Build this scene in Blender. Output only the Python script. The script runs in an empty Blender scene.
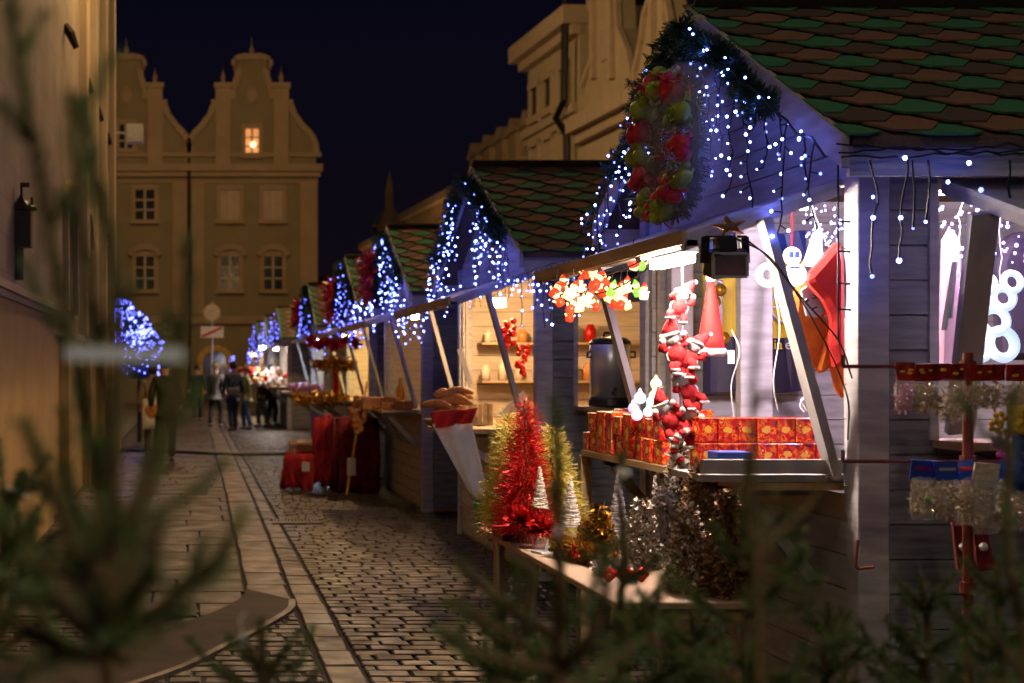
import bpy, math, random
import numpy as np
from mathutils import Vector, Matrix
random.seed(7); RNG = np.random.default_rng(7)
scene = bpy.context.scene
COL = scene.collection
F = 1422.0; VX = 190.0; VY = 370.0; H = 1.6
def P(px, py, Y):
    return Vector(((px-VX)*Y/F, Y, H-(py-VY)*Y/F))
R = math.radians
# ------------------------------------------------------------------ materials
def newmat(name):
    m = bpy.data.materials.new(name); m.use_nodes = True
    nt = m.node_tree; nt.nodes.clear()
    out = nt.nodes.new('ShaderNodeOutputMaterial'); b = nt.nodes.new('ShaderNodeBsdfPrincipled')
    nt.links.new(b.outputs[0], out.inputs[0])
    return m, nt, b, out
def mat(name, c1, c2=None, rough=.6, scale=8, bump=.15, stretch=(1,1,1), metal=0, detail=4, r2=None, spec=.5, bdist=.01):
    m, nt, b, out = newmat(name)
    if c2 is None: c2 = tuple(min(1, x*.72) for x in c1)
    tc = nt.nodes.new('ShaderNodeTexCoord'); mp = nt.nodes.new('ShaderNodeMapping'); mp.inputs['Scale'].default_value = stretch
    nz = nt.nodes.new('ShaderNodeTexNoise'); nz.inputs['Scale'].default_value = scale; nz.inputs['Detail'].default_value = detail
    cr = nt.nodes.new('ShaderNodeValToRGB')
    cr.color_ramp.elements[0].position = .32; cr.color_ramp.elements[1].position = .68
    cr.color_ramp.elements[0].color = (*c2, 1); cr.color_ramp.elements[1].color = (*c1, 1)
    L = nt.links.new
    L(tc.outputs['Object'], mp.inputs[0]); L(mp.outputs[0], nz.inputs['Vector']); L(nz.outputs['Fac'], cr.inputs[0]); L(cr.outputs[0], b.inputs['Base Color'])
    b.inputs['Roughness'].default_value = rough; b.inputs['Metallic'].default_value = metal
    b.inputs['Specular IOR Level'].default_value = spec
    if r2 is not None:
        mr = nt.nodes.new('ShaderNodeMapRange'); mr.inputs[1].default_value = .35; mr.inputs[2].default_value = .65
        mr.inputs[3].default_value = rough; mr.inputs[4].default_value = r2
        L(nz.outputs['Fac'], mr.inputs[0]); L(mr.outputs[0], b.inputs['Roughness'])
    if bump:
        bp = nt.nodes.new('ShaderNodeBump'); bp.inputs['Strength'].default_value = bump; bp.inputs['Distance'].default_value = bdist
        L(nz.outputs['Fac'], bp.inputs['Height']); L(bp.outputs[0], b.inputs['Normal'])
    return m
def emit(name, c, s, base=(.8,.8,.8)):
    m, nt, b, out = newmat(name)
    b.inputs['Base Color'].default_value = (*base, 1); b.inputs['Emission Color'].default_value = (*c, 1); b.inputs['Emission Strength'].default_value = s
    b.inputs['Roughness'].default_value = .3
    return m
def glass(name, c, rough=.08, alpha=.35):
    m, nt, b, out = newmat(name)
    b.inputs['Base Color'].default_value = (*c, 1); b.inputs['Roughness'].default_value = rough
    b.inputs['Specular IOR Level'].default_value = 1.0; b.inputs['Alpha'].default_value = alpha
    nz = nt.nodes.new('ShaderNodeTexNoise'); nz.inputs['Scale'].default_value = 38; bp = nt.nodes.new('ShaderNodeBump'); bp.inputs['Strength'].default_value = .8; bp.inputs['Distance'].default_value = .01
    tc = nt.nodes.new('ShaderNodeTexCoord'); nt.links.new(tc.outputs['Object'], nz.inputs['Vector'])
    nt.links.new(nz.outputs['Fac'], bp.inputs['Height']); nt.links.new(bp.outputs[0], b.inputs['Normal'])
    return m
M = {}
M['paint'] = mat('grey_paint', (.27,.285,.31), (.14,.15,.165), .62, 5, .35, (1,1,9))  # side boards, their unlit darkness put into the paint colour
M['paint_light'] = mat('pale_paint', (.50,.50,.53), (.33,.33,.36), .6, 5, .3, (1,1,6))
M['lining'] = mat('pine_lining', (.60,.50,.38), (.46,.37,.27), .6, 4, .25, (1,1,8))
M['batten'] = mat('batten', (.42,.41,.41), (.28,.27,.28), .6, 9, .3, (1,1,.3))
M['wood'] = mat('raw_wood', (.50,.36,.20), (.34,.22,.11), .6, 12, .3, (1,.2,2))
M['table'] = mat('table_board', (.46,.33,.24), (.30,.20,.14), .5, 6, .2, (2,.3,1))
M['sh_green'] = mat('shingle_green', (.06,.25,.12), (.045,.19,.09), .9, 120, .8, bdist=.004)
M['sh_brown'] = mat('shingle_brown', (.30,.16,.10), (.21,.11,.07), .9, 120, .8, bdist=.004)
M['sh_dark'] = mat('shingle_dark', (.14,.10,.075), (.09,.065,.05), .9, 120, .8, bdist=.004)
M['black'] = mat('black_plastic', (.012,.012,.014), (.02,.02,.02), .4, 8, .05)
M['iron'] = mat('iron', (.03,.028,.028), (.015,.015,.015), .45, 20, .2, metal=.6)
M['steel'] = mat('steel', (.75,.75,.75), (.66,.66,.66), .27, 3, .02, metal=.6)
M['wire'] = mat('wire', (.008,.014,.012), None, .5, 30, 0)
M['whitewire'] = mat('whitewire', (.8,.8,.8), None, .5, 30, 0)
M['fir'] = mat('fir_tinsel', (.018,.085,.04), (.008,.035,.02), .5, 25, 0)
M['needle'] = mat('spruce_needle', (.10,.18,.05), (.05,.10,.03), .5, 14, 0)
M['twig'] = mat('spruce_bark', (.12,.075,.035), (.06,.04,.02), .85, 40, .5)
M['red'] = mat('red_felt', (.50,.006,.012), (.34,.004,.008), .85, 60, .4)
M['redflag'] = mat('bright_red_felt', (.62,.010,.010), (.48,.006,.008), .8, 18, .5)
M['orange'] = mat('orange_felt', (.85,.22,.02), (.75,.12,.01), .85, 30, .3)
M['white'] = mat('white_fur', (.8,.79,.78), (.6,.6,.6), .9, 70, .9)
M['whitep'] = mat('white_plastic', (.75,.75,.75), (.62,.62,.62), .4, 10, .05)
M['redtin'] = mat('red_tinsel', (.75,.02,.015), (.45,.01,.01), .28, 40, .1, metal=.5)
M['goldtin'] = mat('gold_tinsel', (.80,.45,.07), (.5,.25,.03), .28, 40, .1, metal=.7)
M['yeltin'] = mat('lime_tinsel', (.85,.72,.16), (.70,.55,.08), .35, 40, .1, metal=.1)
M['silver'] = mat('silver_wicker', (.80,.74,.76), (.60,.54,.56), .5, 60, .5, metal=.2)
M['cream'] = mat('cream_wicker', (.80,.72,.58), (.55,.46,.34), .5, 60, .5)
M['snowcone'] = mat('frosted_scale', (.86,.84,.86), (.50,.40,.34), .7, 45, .3)
M['cone'] = mat('pine_scale', (.30,.16,.07), (.13,.07,.035), .6, 40, .3)
M['conegold'] = mat('gilded_scale', (.42,.25,.08), (.16,.08,.03), .4, 40, .3, metal=.4)
M['bauble_r'] = mat('red_bauble', (.6,.01,.02), None, .12, 5, 0, metal=.6)
M['bauble_g'] = mat('green_bauble', (.25,.45,.05), None, .15, 5, 0, metal=.5)
M['bauble_s'] = mat('silver_bauble', (.7,.7,.7), None, .12, 5, 0, metal=.9)
M['ribbon_r'] = mat('red_ribbon', (.65,.02,.03), (.35,.01,.02), .4, 12, .4)
M['ribbon_g'] = mat('green_ribbon', (.33,.42,.04), (.16,.24,.02), .45, 12, .4)
M['mesh'] = glass('clear_wrap', (.75,.72,.78), .18, .22)
M['bag'] = glass('clear_bag', (.8,.78,.75), .10, .30)
M['cookie'] = mat('cookie', (.55,.42,.26), (.36,.22,.10), .6, 30, .3)
M['candyfoil'] = mat('candy_foil', (.90,.76,.50), (.50,.34,.18), .12, 45, .4, metal=.6)
M['flag_r'] = mat('flag_red', (.65,.02,.02), None, .8, 30, .1)
M['flag_w'] = mat('flag_white', (.72,.70,.72), (.62,.6,.62), .8, 12, .1)
M['flag_g'] = mat('flag_green', (.02,.28,.07), None, .8, 30, .1)
M['bread'] = mat('bread', (.58,.26,.07), (.36,.13,.03), .45, 30, .3)
M['blue'] = mat('blue_card', (.02,.07,.42), (.015,.04,.25), .4, 15, 0)
M['bluebag'] = mat('blue_header', (.02,.07,.55), (.015,.04,.30), .3, 22, 0)
M['cardred'] = mat('red_header', (.42,.02,.015), (.05,.015,.01), .3, 28, 0, detail=2)
M['cardyel'] = mat('yellow_mark', (.8,.5,.03), None, .35, 20, 0)
M['yellow'] = mat('banner_yellow', (.85,.62,.02), (.75,.52,.01), .5, 6, .05)
M['purple'] = mat('banner_black', (.02,.015,.05), None, .5, 6, .05)
M['rustrod'] = mat('oxide_red_pole', (.22,.035,.02), (.13,.02,.012), .5, 30, .2)
M['plum'] = mat('dark_red_cloth', (.22,.012,.02), (.10,.006,.012), .9, 14, .4)
M['redcloth'] = mat('red_blanket', (.50,.02,.03), (.30,.01,.02), .85, 14, .4)
M['jacket'] = mat('dark_jacket', (.03,.022,.04), None, .8, 14, .4)
M['pink'] = mat('pink_sweets', (.8,.45,.62), (.65,.25,.45), .5, 30, .2)
M['magenta'] = mat('magenta_plastic', (.75,.03,.42), None, .3, 30, 0)
M['lamp_glass'] = mat('lamp_front', (.16,.14,.15), (.08,.07,.08), .15, 6, .1)
M['skin'] = mat('skin', (.50,.30,.22), (.44,.25,.18), .6, 20, .05)
M['slate'] = mat('old_roof', (.035,.022,.018), (.02,.013,.012), .85, 3, .5)
M['glassdark'] = mat('window_pane', (.012,.010,.012), (.02,.018,.02), .12, 2, .05)
M['blind'] = mat('drawn_blind', (.50,.40,.30), (.42,.33,.25), .7, 2, .05)
M['frame'] = mat('window_frame', (.55,.48,.38), (.45,.38,.3), .6, 5, .1)
def giftmat():
    m, nt, b, out = newmat('printed_red_box'); L = nt.links.new; N = nt.nodes.new
    tc = N('ShaderNodeTexCoord'); oi = N('ShaderNodeObjectInfo')
    ad = N('ShaderNodeVectorMath'); ad.operation = 'ADD'; cx = N('ShaderNodeCombineXYZ'); ml = N('ShaderNodeMath'); ml.operation = 'MULTIPLY'; ml.inputs[1].default_value = 3; L(oi.outputs['Random'], ml.inputs[0]); L(ml.outputs[0], cx.inputs[0]); L(ml.outputs[0], cx.inputs[2])
    L(tc.outputs['Object'], ad.inputs[0]); L(cx.outputs[0], ad.inputs[1])
    nz = N('ShaderNodeTexNoise'); nz.inputs['Scale'].default_value = 34; nz.inputs['Detail'].default_value = 3; L(ad.outputs[0], nz.inputs['Vector'])
    cr = N('ShaderNodeValToRGB'); cr.color_ramp.interpolation = 'CONSTANT'; e = cr.color_ramp.elements
    e[0].position = 0; e[0].color = (.07,.02,.08,1); e[1].position = .36; e[1].color = (.50,.008,.012,1)
    for p,c in ((.47,(.72,.05,.012)),(.54,(.85,.22,.02)),(.60,(.55,.01,.012)),(.68,(.88,.60,.22))): k = e.new(p); k.color = (*c,1)
    L(nz.outputs['Fac'], cr.inputs[0])
    # a golden picture in the middle of every face
    sb = N('ShaderNodeVectorMath'); sb.operation = 'SUBTRACT'; sb.inputs[1].default_value = (.5,.5,.52); L(tc.outputs['Generated'], sb.inputs[0])
    ab = N('ShaderNodeVectorMath'); ab.operation = 'MULTIPLY'; ab.inputs[1].default_value = (.9,.9,1.5); L(sb.outputs[0], ab.inputs[0])
    sx_ = N('ShaderNodeSeparateXYZ'); L(ab.outputs[0], sx_.inputs[0]); mn = N('ShaderNodeMath'); mn.operation = 'MULTIPLY'; 
    a1 = N('ShaderNodeMath'); a1.operation='ABSOLUTE'; a2 = N('ShaderNodeMath'); a2.operation='ABSOLUTE'; L(sx_.outputs[0],a1.inputs[0]); L(sx_.outputs[1],a2.inputs[0])
    mi = N('ShaderNodeMath'); mi.operation='MINIMUM'; L(a1.outputs[0],mi.inputs[0]); L(a2.outputs[0],mi.inputs[1])
    cb = N('ShaderNodeCombineXYZ'); L(mi.outputs[0],cb.inputs[0]); L(sx_.outputs[2],cb.inputs[1]); ln = N('ShaderNodeVectorMath'); ln.operation='LENGTH'; L(cb.outputs[0],ln.inputs[0])
    wz = N('ShaderNodeMath'); wz.operation='MULTIPLY_ADD'; wz.inputs[1].default_value=.5; L(nz.outputs['Fac'],wz.inputs[0]); L(ln.outputs['Value'],wz.inputs[2])
    c2 = N('ShaderNodeValToRGB'); c2.color_ramp.interpolation='CONSTANT'; f=c2.color_ramp.elements; f[0].color=(1,1,1,1); f[1].position=.44; f[1].color=(0,0,0,1); L(wz.outputs[0],c2.inputs[0])
    mx = N('ShaderNodeMixRGB'); L(c2.outputs[0],mx.inputs[0]); L(cr.outputs[0],mx.inputs[1]); mx.inputs[2].default_value=(.88,.48,.08,1)
    L(mx.outputs[0], b.inputs['Base Color']); b.inputs['Roughness'].default_value = .22; b.inputs['Specular IOR Level'].default_value = .7
    return m
M['gift'] = giftmat()
def stonemat(name, ca, cb, cm, bw, bh, mort, off=.5, rot=0, rough=.5, rough2=.25, bump=.5, uneven=.0, spec=.5, wall=False):
    m, nt, b, out = newmat(name); L = nt.links.new
    tc = nt.nodes.new('ShaderNodeTexCoord'); mp = nt.nodes.new('ShaderNodeMapping'); mp.inputs['Rotation'].default_value = (0,0,rot)
    nd = nt.nodes.new('ShaderNodeTexNoise'); nd.inputs['Scale'].default_value = 2.5; nd.inputs['Detail'].default_value = 3
    va = nt.nodes.new('ShaderNodeVectorMath'); va.operation = 'SCALE'; va.inputs[3].default_value = uneven
    vs = nt.nodes.new('ShaderNodeVectorMath'); vs.operation = 'ADD'
    if wall:
        s1 = nt.nodes.new('ShaderNodeSeparateXYZ'); c1 = nt.nodes.new('ShaderNodeCombineXYZ'); L(tc.outputs['Object'], s1.inputs[0]); L(s1.outputs['Y'], c1.inputs['X']); L(s1.outputs['Z'], c1.inputs['Y']); L(c1.outputs[0], mp.inputs[0])
    else: L(tc.outputs['Object'], mp.inputs[0])
    L(tc.outputs['Object'], nd.inputs['Vector']); L(nd.outputs['Color'], va.inputs[0]); L(va.outputs[0], vs.inputs[0]); L(mp.outputs[0], vs.inputs[1])
    br = nt.nodes.new('ShaderNodeTexBrick'); br.inputs['Scale'].default_value = 1; br.inputs['Brick Width'].default_value = bw; br.inputs['Row Height'].default_value = bh
    br.inputs['Mortar Size'].default_value = mort; br.inputs['Mortar Smooth'].default_value = .35; br.offset = off; br.inputs['Color1'].default_value = (*ca,1); br.inputs['Color2'].default_value = (*cb,1); br.inputs['Mortar'].default_value = (*cm,1)
    L(vs.outputs[0], br.inputs['Vector'])
    nz = nt.nodes.new('ShaderNodeTexNoise'); nz.inputs['Scale'].default_value = 1.1; nz.inputs['Detail'].default_value = 6; L(tc.outputs['Object'], nz.inputs['Vector'])
    n2 = nt.nodes.new('ShaderNodeTexNoise'); n2.inputs['Scale'].default_value = 45; n2.inputs['Detail'].default_value = 4; L(tc.outputs['Object'], n2.inputs['Vector'])
    mr = nt.nodes.new('ShaderNodeMapRange'); mr.inputs[1].default_value = .3; mr.inputs[2].default_value = .7; mr.inputs[3].default_value = .55; mr.inputs[4].default_value = 1.15; L(nz.outputs['Fac'], mr.inputs[0])
    mx = nt.nodes.new('ShaderNodeVectorMath'); mx.operation = 'SCALE'; L(br.outputs['Color'], mx.inputs[0]); L(mr.outputs[0], mx.inputs[3])
    L(mx.outputs[0], b.inputs['Base Color'])
    rr = nt.nodes.new('ShaderNodeMapRange'); rr.inputs[1].default_value = .35; rr.inputs[2].default_value = .65; rr.inputs[3].default_value = rough2; rr.inputs[4].default_value = rough; L(nz.outputs['Fac'], rr.inputs[0]); L(rr.outputs[0], b.inputs['Roughness'])
    b.inputs['Specular IOR Level'].default_value = spec
    inv = nt.nodes.new('ShaderNodeMath'); inv.operation = 'MULTIPLY_ADD'; inv.inputs[1].default_value = -1; inv.inputs[2].default_value = 1; L(br.outputs['Fac'], inv.inputs[0])
    ad = nt.nodes.new('ShaderNodeMath'); ad.operation = 'MULTIPLY_ADD'; ad.inputs[1].default_value = .25; L(n2.outputs['Fac'], ad.inputs[0]); L(inv.outputs[0], ad.inputs[2])
    bp = nt.nodes.new('ShaderNodeBump'); bp.inputs['Strength'].default_value = bump; bp.inputs['Distance'].default_value = .012; L(ad.outputs[0], bp.inputs['Height']); L(bp.outputs[0], b.inputs['Normal'])
    return m
M['setts'] = stonemat('stone_setts', (.125,.10,.082), (.07,.058,.05), (.004,.004,.004), .22, .13, .018, rough=.46, rough2=.2, bump=.9, uneven=.045, spec=.45)
M['slabs'] = stonemat('granite_slabs', (.25,.205,.155), (.19,.155,.12), (.01,.009,.008), 9, .62, .022, rough=.55, rough2=.3, bump=.5, uneven=.012)
M['gutter'] = stonemat('gutter_slabs', (.15,.125,.10), (.10,.085,.068), (.006,.005,.005), 9, .42, .022, rough=.5, rough2=.3, bump=.6, uneven=.02)
M['stone_a'] = mat('sett_grey', (.056,.045,.039), (.030,.025,.022), .62, 7, .9, r2=.42, spec=.14)
M['stone_b'] = mat('sett_brown', (.046,.034,.028), (.026,.020,.018), .6, 7, .9, r2=.40, spec=.14)
M['stone_c'] = mat('sett_dark', (.030,.025,.022), (.018,.015,.014), .6, 7, .9, r2=.36, spec=.16)
M['slab_a'] = mat('slab_pale', (.115,.08,.05), (.065,.047,.032), .6, 4, .5, r2=.4, spec=.2)
M['slab_b'] = mat('slab_tan', (.07,.052,.037), (.042,.032,.025), .6, 4, .5, r2=.4, spec=.2)
M['flag_a'] = mat('flag_dark', (.038,.024,.020), (.022,.015,.013), .62, 3, .4, r2=.42, spec=.16)
M['flag_b'] = mat('flag_red', (.046,.027,.021), (.028,.018,.014), .62, 3, .4, r2=.42, spec=.16)
M['joint'] = mat('joint_soil', (.012,.010,.008), (.006,.005,.004), .9, 20, .5)
M['walk'] = stonemat('pavement_slabs', (.13,.085,.07), (.095,.065,.053), (.008,.006,.006), .62, .9, .014, off=0, rough=.55, rough2=.32, bump=.4, uneven=.01)
M['square'] = stonemat('square_paving', (.13,.11,.095), (.10,.088,.075), (.015,.013,.012), .5, .5, .012, rough=.55, rough2=.3, bump=.4)
M['plaster'] = stonemat('left_plaster', (.40,.32,.24), (.36,.29,.215), (.30,.24,.18), .62, .30, .006, rough=.8, rough2=.7, bump=.2, wall=True)
M['ochre'] = mat('ochre_render', (.50,.42,.27), (.43,.36,.23), .8, 1.5, .25)
M['ochretrim'] = mat('pale_trim', (.52,.42,.29), (.44,.35,.24), .75, 3, .2)
M['farwall'] = mat('far_render', (.28,.23,.13), (.235,.19,.105), .85, .8, .1)
M['fartrim'] = mat('far_trim', (.40,.30,.18), (.34,.25,.15), .8, 1.2, .1)
M['led'] = emit('led_bulb', (.12,.17,1.0), 55); M['led_b'] = emit('led_bulb_soft', (.11,.16,1.0), 20); M['led_c'] = emit('led_bulb_dim', (.16,.22,1.0), 4)
M['led_far'] = emit('led_bulb_blue', (.10,.14,1.0), 13); M['led_far_b'] = emit('led_bulb_blue_soft', (.08,.11,1.0), 4)
M['lantern_w'] = emit('lantern_glow', (1,.62,.24), 1.9, (.9,.8,.6))
M['lantern_r'] = emit('lantern_red', (1,.07,.02), .8, (.6,.05,.02))
M['lantern_g'] = emit('lantern_green', (.35,.9,.1), .8, (.2,.5,.05))
M['acryl'] = emit('lit_acrylic', (.62,.74,1), 1.15)
M['acryl2'] = emit('lit_acrylic_cool', (.5,.72,1), .9)

# ------------------------------------------------------------------ mesh builder
ORG = {}
class MB:
    def __init__(s): s.v = []; s.f = []; s.m = []
    def add(s, vs, fs, m=0):
        o = len(s.v); s.v += [tuple(v) for v in vs]
        for f in fs: s.f.append([i+o for i in f]); s.m.append(m)
    def box(s, x0, x1, y0, y1, z0, z1, m=0):
        vs = [(x,y,z) for x in (x0,x1) for y in (y0,y1) for z in (z0,z1)]
        s.add(vs, [(0,1,3,2),(4,6,7,5),(0,4,5,1),(2,3,7,6),(0,2,6,4),(1,5,7,3)], m)
    def obox(s, c, sz, rz=0, rx=0, ry=0, m=0):
        mt = Matrix.Translation(c) @ Matrix.Rotation(rz,4,'Z') @ Matrix.Rotation(ry,4,'Y') @ Matrix.Rotation(rx,4,'X')
        vs = [mt @ Vector((x*sz[0]/2,y*sz[1]/2,z*sz[2]/2)) for x in (-1,1) for y in (-1,1) for z in (-1,1)]
        s.add(vs, [(0,1,3,2),(4,6,7,5),(0,4,5,1),(2,3,7,6),(0,2,6,4),(1,5,7,3)], m)
    def bar(s, p, q, w, h, up=(0,0,1), m=0):
        p = Vector(p); q = Vector(q); d = (q-p).normalized(); u = Vector(up); a = d.cross(u)
        if a.length < 1e-4: a = d.cross(Vector((1,0,0)))
        a.normalize(); b = a.cross(d).normalized()
        vs = [e + a*i*w/2 + b*j*h/2 for e in (p,q) for i in (-1,1) for j in (-1,1)]
        s.add(vs, [(0,1,3,2),(4,6,7,5),(0,4,5,1),(2,3,7,6),(0,2,6,4),(1,5,7,3)], m)
    def tube(s, pts, r, seg=6, m=0, cap=True):
        pts = [Vector(p) for p in pts]; n = len(pts)
        rr = r if isinstance(r, (list,tuple)) else [r]*n
        t0 = (pts[1]-pts[0]).normalized(); a = t0.orthogonal().normalized(); vs = []
        for i, p in enumerate(pts):
            t = (pts[min(i+1,n-1)]-pts[max(i-1,0)]).normalized()
            a = (a - t*a.dot(t)); a = a.normalized() if a.length > 1e-6 else t.orthogonal().normalized()
            b = t.cross(a)
            for k in range(seg):
                w = 2*math.pi*k/seg; vs.append(p + (a*math.cos(w)+b*math.sin(w))*rr[i])
        fs = [(i*seg+k, i*seg+(k+1)%seg, (i+1)*seg+(k+1)%seg, (i+1)*seg+k) for i in range(n-1) for k in range(seg)]
        if cap: fs += [tuple(range(seg))[::-1], tuple((n-1)*seg+k for k in range(seg))]
        s.add(vs, fs, m)
    def lathe(s, prof, c=(0,0,0), seg=20, m=0, mt=None):
        vs = []
        for r, z in prof:
            for k in range(seg):
                w = 2*math.pi*k/seg; p = Vector((r*math.cos(w), r*math.sin(w), z))
                vs.append((mt @ p if mt else p) + Vector(c))
        n = len(prof)
        fs = [(i*seg+k, i*seg+(k+1)%seg, (i+1)*seg+(k+1)%seg, (i+1)*seg+k) for i in range(n-1) for k in range(seg)]
        fs += [tuple(range(seg))[::-1], tuple((n-1)*seg+k for k in range(seg))]
        s.add(vs, fs, m)
    def ball(s, c, r, seg=10, rings=6, sc=(1,1,1), m=0, mt=None):
        prof = [(max(1e-4, r*math.sin(math.pi*i/rings)), -r*math.cos(math.pi*i/rings)) for i in range(rings+1)]
        q = Matrix.Diagonal((*sc,1)); q = (mt @ q) if mt else q
        s.lathe(prof, c, seg, m, q)
    def prism(s, pts, ext, m=0):
        pts = [Vector(p) for p in pts]; e = Vector(ext); n = len(pts)
        s.add(pts+[p+e for p in pts], [tuple(range(n))[::-1], tuple(range(n,2*n))]+[(i,(i+1)%n,n+(i+1)%n,n+i) for i in range(n)], m)
    def torus(s, c, R1, r, mt=None, seg=24, s2=8, m=0):
        vs = []
        for i in range(seg):
            a = 2*math.pi*i/seg
            for j in range(s2):
                b = 2*math.pi*j/s2; p = Vector(((R1+r*math.cos(b))*math.cos(a),(R1+r*math.cos(b))*math.sin(a), r*math.sin(b)))
                vs.append((mt @ p if mt else p)+Vector(c))
        s.add(vs, [(i*s2+j, ((i+1)%seg)*s2+j, ((i+1)%seg)*s2+(j+1)%s2, i*s2+(j+1)%s2) for i in range(seg) for j in range(s2)], m)
    def np_add(s, V, Fc, m=0):
        o = len(s.v); s.v += [tuple(x) for x in V.tolist()]; s.f += (np.asarray(Fc)+o).tolist()
        s.m += [m]*len(Fc) if isinstance(m, int) else list(m)
    def build(s, name, mats, parent=None, origin=None, smooth=False, bevel=0):
        if not isinstance(mats, (list,tuple)): mats = [mats]
        if parent is not None: off = ORG[parent.name]
        elif origin is not None: off = Vector(origin)
        else:
            a = np.array(s.v); off = Vector(((a[:,0].min()+a[:,0].max())/2, (a[:,1].min()+a[:,1].max())/2, a[:,2].min()))
        me = bpy.data.meshes.new(name); a = np.array(s.v) - np.array(off)
        me.from_pydata(a.tolist(), [], s.f)
        for x in mats: me.materials.append(x)
        me.polygons.foreach_set('material_index', s.m)
        if smooth: me.polygons.foreach_set('use_smooth', [True]*len(s.f))
        me.update()
        o = bpy.data.objects.new(name, me); COL.objects.link(o)
        if parent is not None: o.parent = parent
        else: o.location = off
        ORG[o.name] = Vector(off)
        if bevel:
            b = o.modifiers.new('bevel','BEVEL'); b.width = bevel; b.segments = 1; b.limit_method = 'ANGLE'
        return o
def tag(o, label=None, cat=None, group=None, kind=None):
    if label: o['label'] = label
    if cat: o['category'] = cat
    if group: o['group'] = group
    if kind: o['kind'] = kind
    return o
def empty(name, loc, label, cat, group=None):
    o = bpy.data.objects.new(name, None); COL.objects.link(o); o.location = loc; o.empty_display_size = .1
    ORG[o.name] = Vector(loc); return tag(o, label, cat, group)
def copy_tree(o, loc=None, parent=None):
    c = o.copy(); COL.objects.link(c)
    if parent: c.parent = parent
    if loc is not None: c.location = loc
    ORG[c.name] = Vector(loc) if loc is not None else ORG.get(o.name, Vector())
    for ch in list(o.children): copy_tree(ch, None, c)
    return c
def bez(pts, n=10):
    """catmull-rom through pts"""
    pts = [Vector(p) for p in pts]; out = []
    q = [pts[0]*2-pts[1]] + pts + [pts[-1]*2-pts[-2]]
    for i in range(1, len(q)-2):
        for k in range(n):
            t = k/n; a,b,c,d = q[i-1],q[i],q[i+1],q[i+2]
            out.append(.5*((2*b)+(c-a)*t+(2*a-5*b+4*c-d)*t*t+(3*b-a-3*c+d)*t**3))
    out.append(pts[-1]); return out
def sag(p, q, s, n=8):
    p = Vector(p); q = Vector(q)
    return [p.lerp(q, i/n) + Vector((0,0,-s*4*(i/n)*(1-i/n))) for i in range(n+1)]

# ------------------------------------------------------------------ camera, world, render
cam = bpy.data.cameras.new('camera'); co = bpy.data.objects.new('camera', cam); COL.objects.link(co); scene.camera = co
co.location = (0,0,H); co.rotation_euler = (R(90),0,0)
cam.sensor_width = 36; cam.lens = 36*F/1024; cam.shift_x = (512-VX)/1024; cam.shift_y = (VY-341.5)/1024
cam.clip_start = .05; cam.clip_end = 600
cam.dof.use_dof = True; cam.dof.focus_distance = 6.7; cam.dof.aperture_fstop = 3.0
w = bpy.data.worlds.new('World'); scene.world = w; w.use_nodes = True
bg = w.node_tree.nodes['Background']
nt = w.node_tree; g = nt.nodes.new('ShaderNodeTexCoord'); sx = nt.nodes.new('ShaderNodeSeparateXYZ'); cr = nt.nodes.new('ShaderNodeValToRGB')
nt.links.new(g.outputs['Generated'], sx.inputs[0]); nt.links.new(sx.outputs['Z'], cr.inputs[0]); nt.links.new(cr.outputs[0], bg.inputs[0])
cr.color_ramp.elements[0].color = (.0045,.0030,.0052,1); cr.color_ramp.elements[1].color = (.0010,.0014,.0062,1); cr.color_ramp.elements[1].position = .35
bg.inputs[1].default_value = 1.0
scene.view_settings.view_transform = 'Standard'; scene.view_settings.look = 'None'; scene.view_settings.exposure = .15
scene.render.engine = 'CYCLES'
cy = scene.cycles; cy.use_denoising = True; cy.denoiser = 'OPENIMAGEDENOISE'; cy.use_light_tree = True
cy.max_bounces = 6; cy.diffuse_bounces = 3; cy.glossy_bounces = 3; cy.transparent_max_bounces = 12; cy.sample_clamp_indirect = 6; cy.sample_clamp_direct = 60
cy.caustics_reflective = False; cy.caustics_refractive = False; cy.use_adaptive_sampling = True; cy.adaptive_threshold = .015
# ------------------------------------------------------------------ ground
def sheet(name, pts, z, m, thick=None):
    b = MB(); n = len(pts)
    if thick: b.prism([(x,y,z-thick) for x,y in pts], (0,0,thick))
    else: b.add([(x,y,z) for x,y in pts], [tuple(range(n))])
    return tag(b.build(name, m, origin=(0,0,0)), kind='structure')
sheet('ground', [(-400,-60),(400,-60),(400,500),(-400,500)], 0, M['square'])
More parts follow.
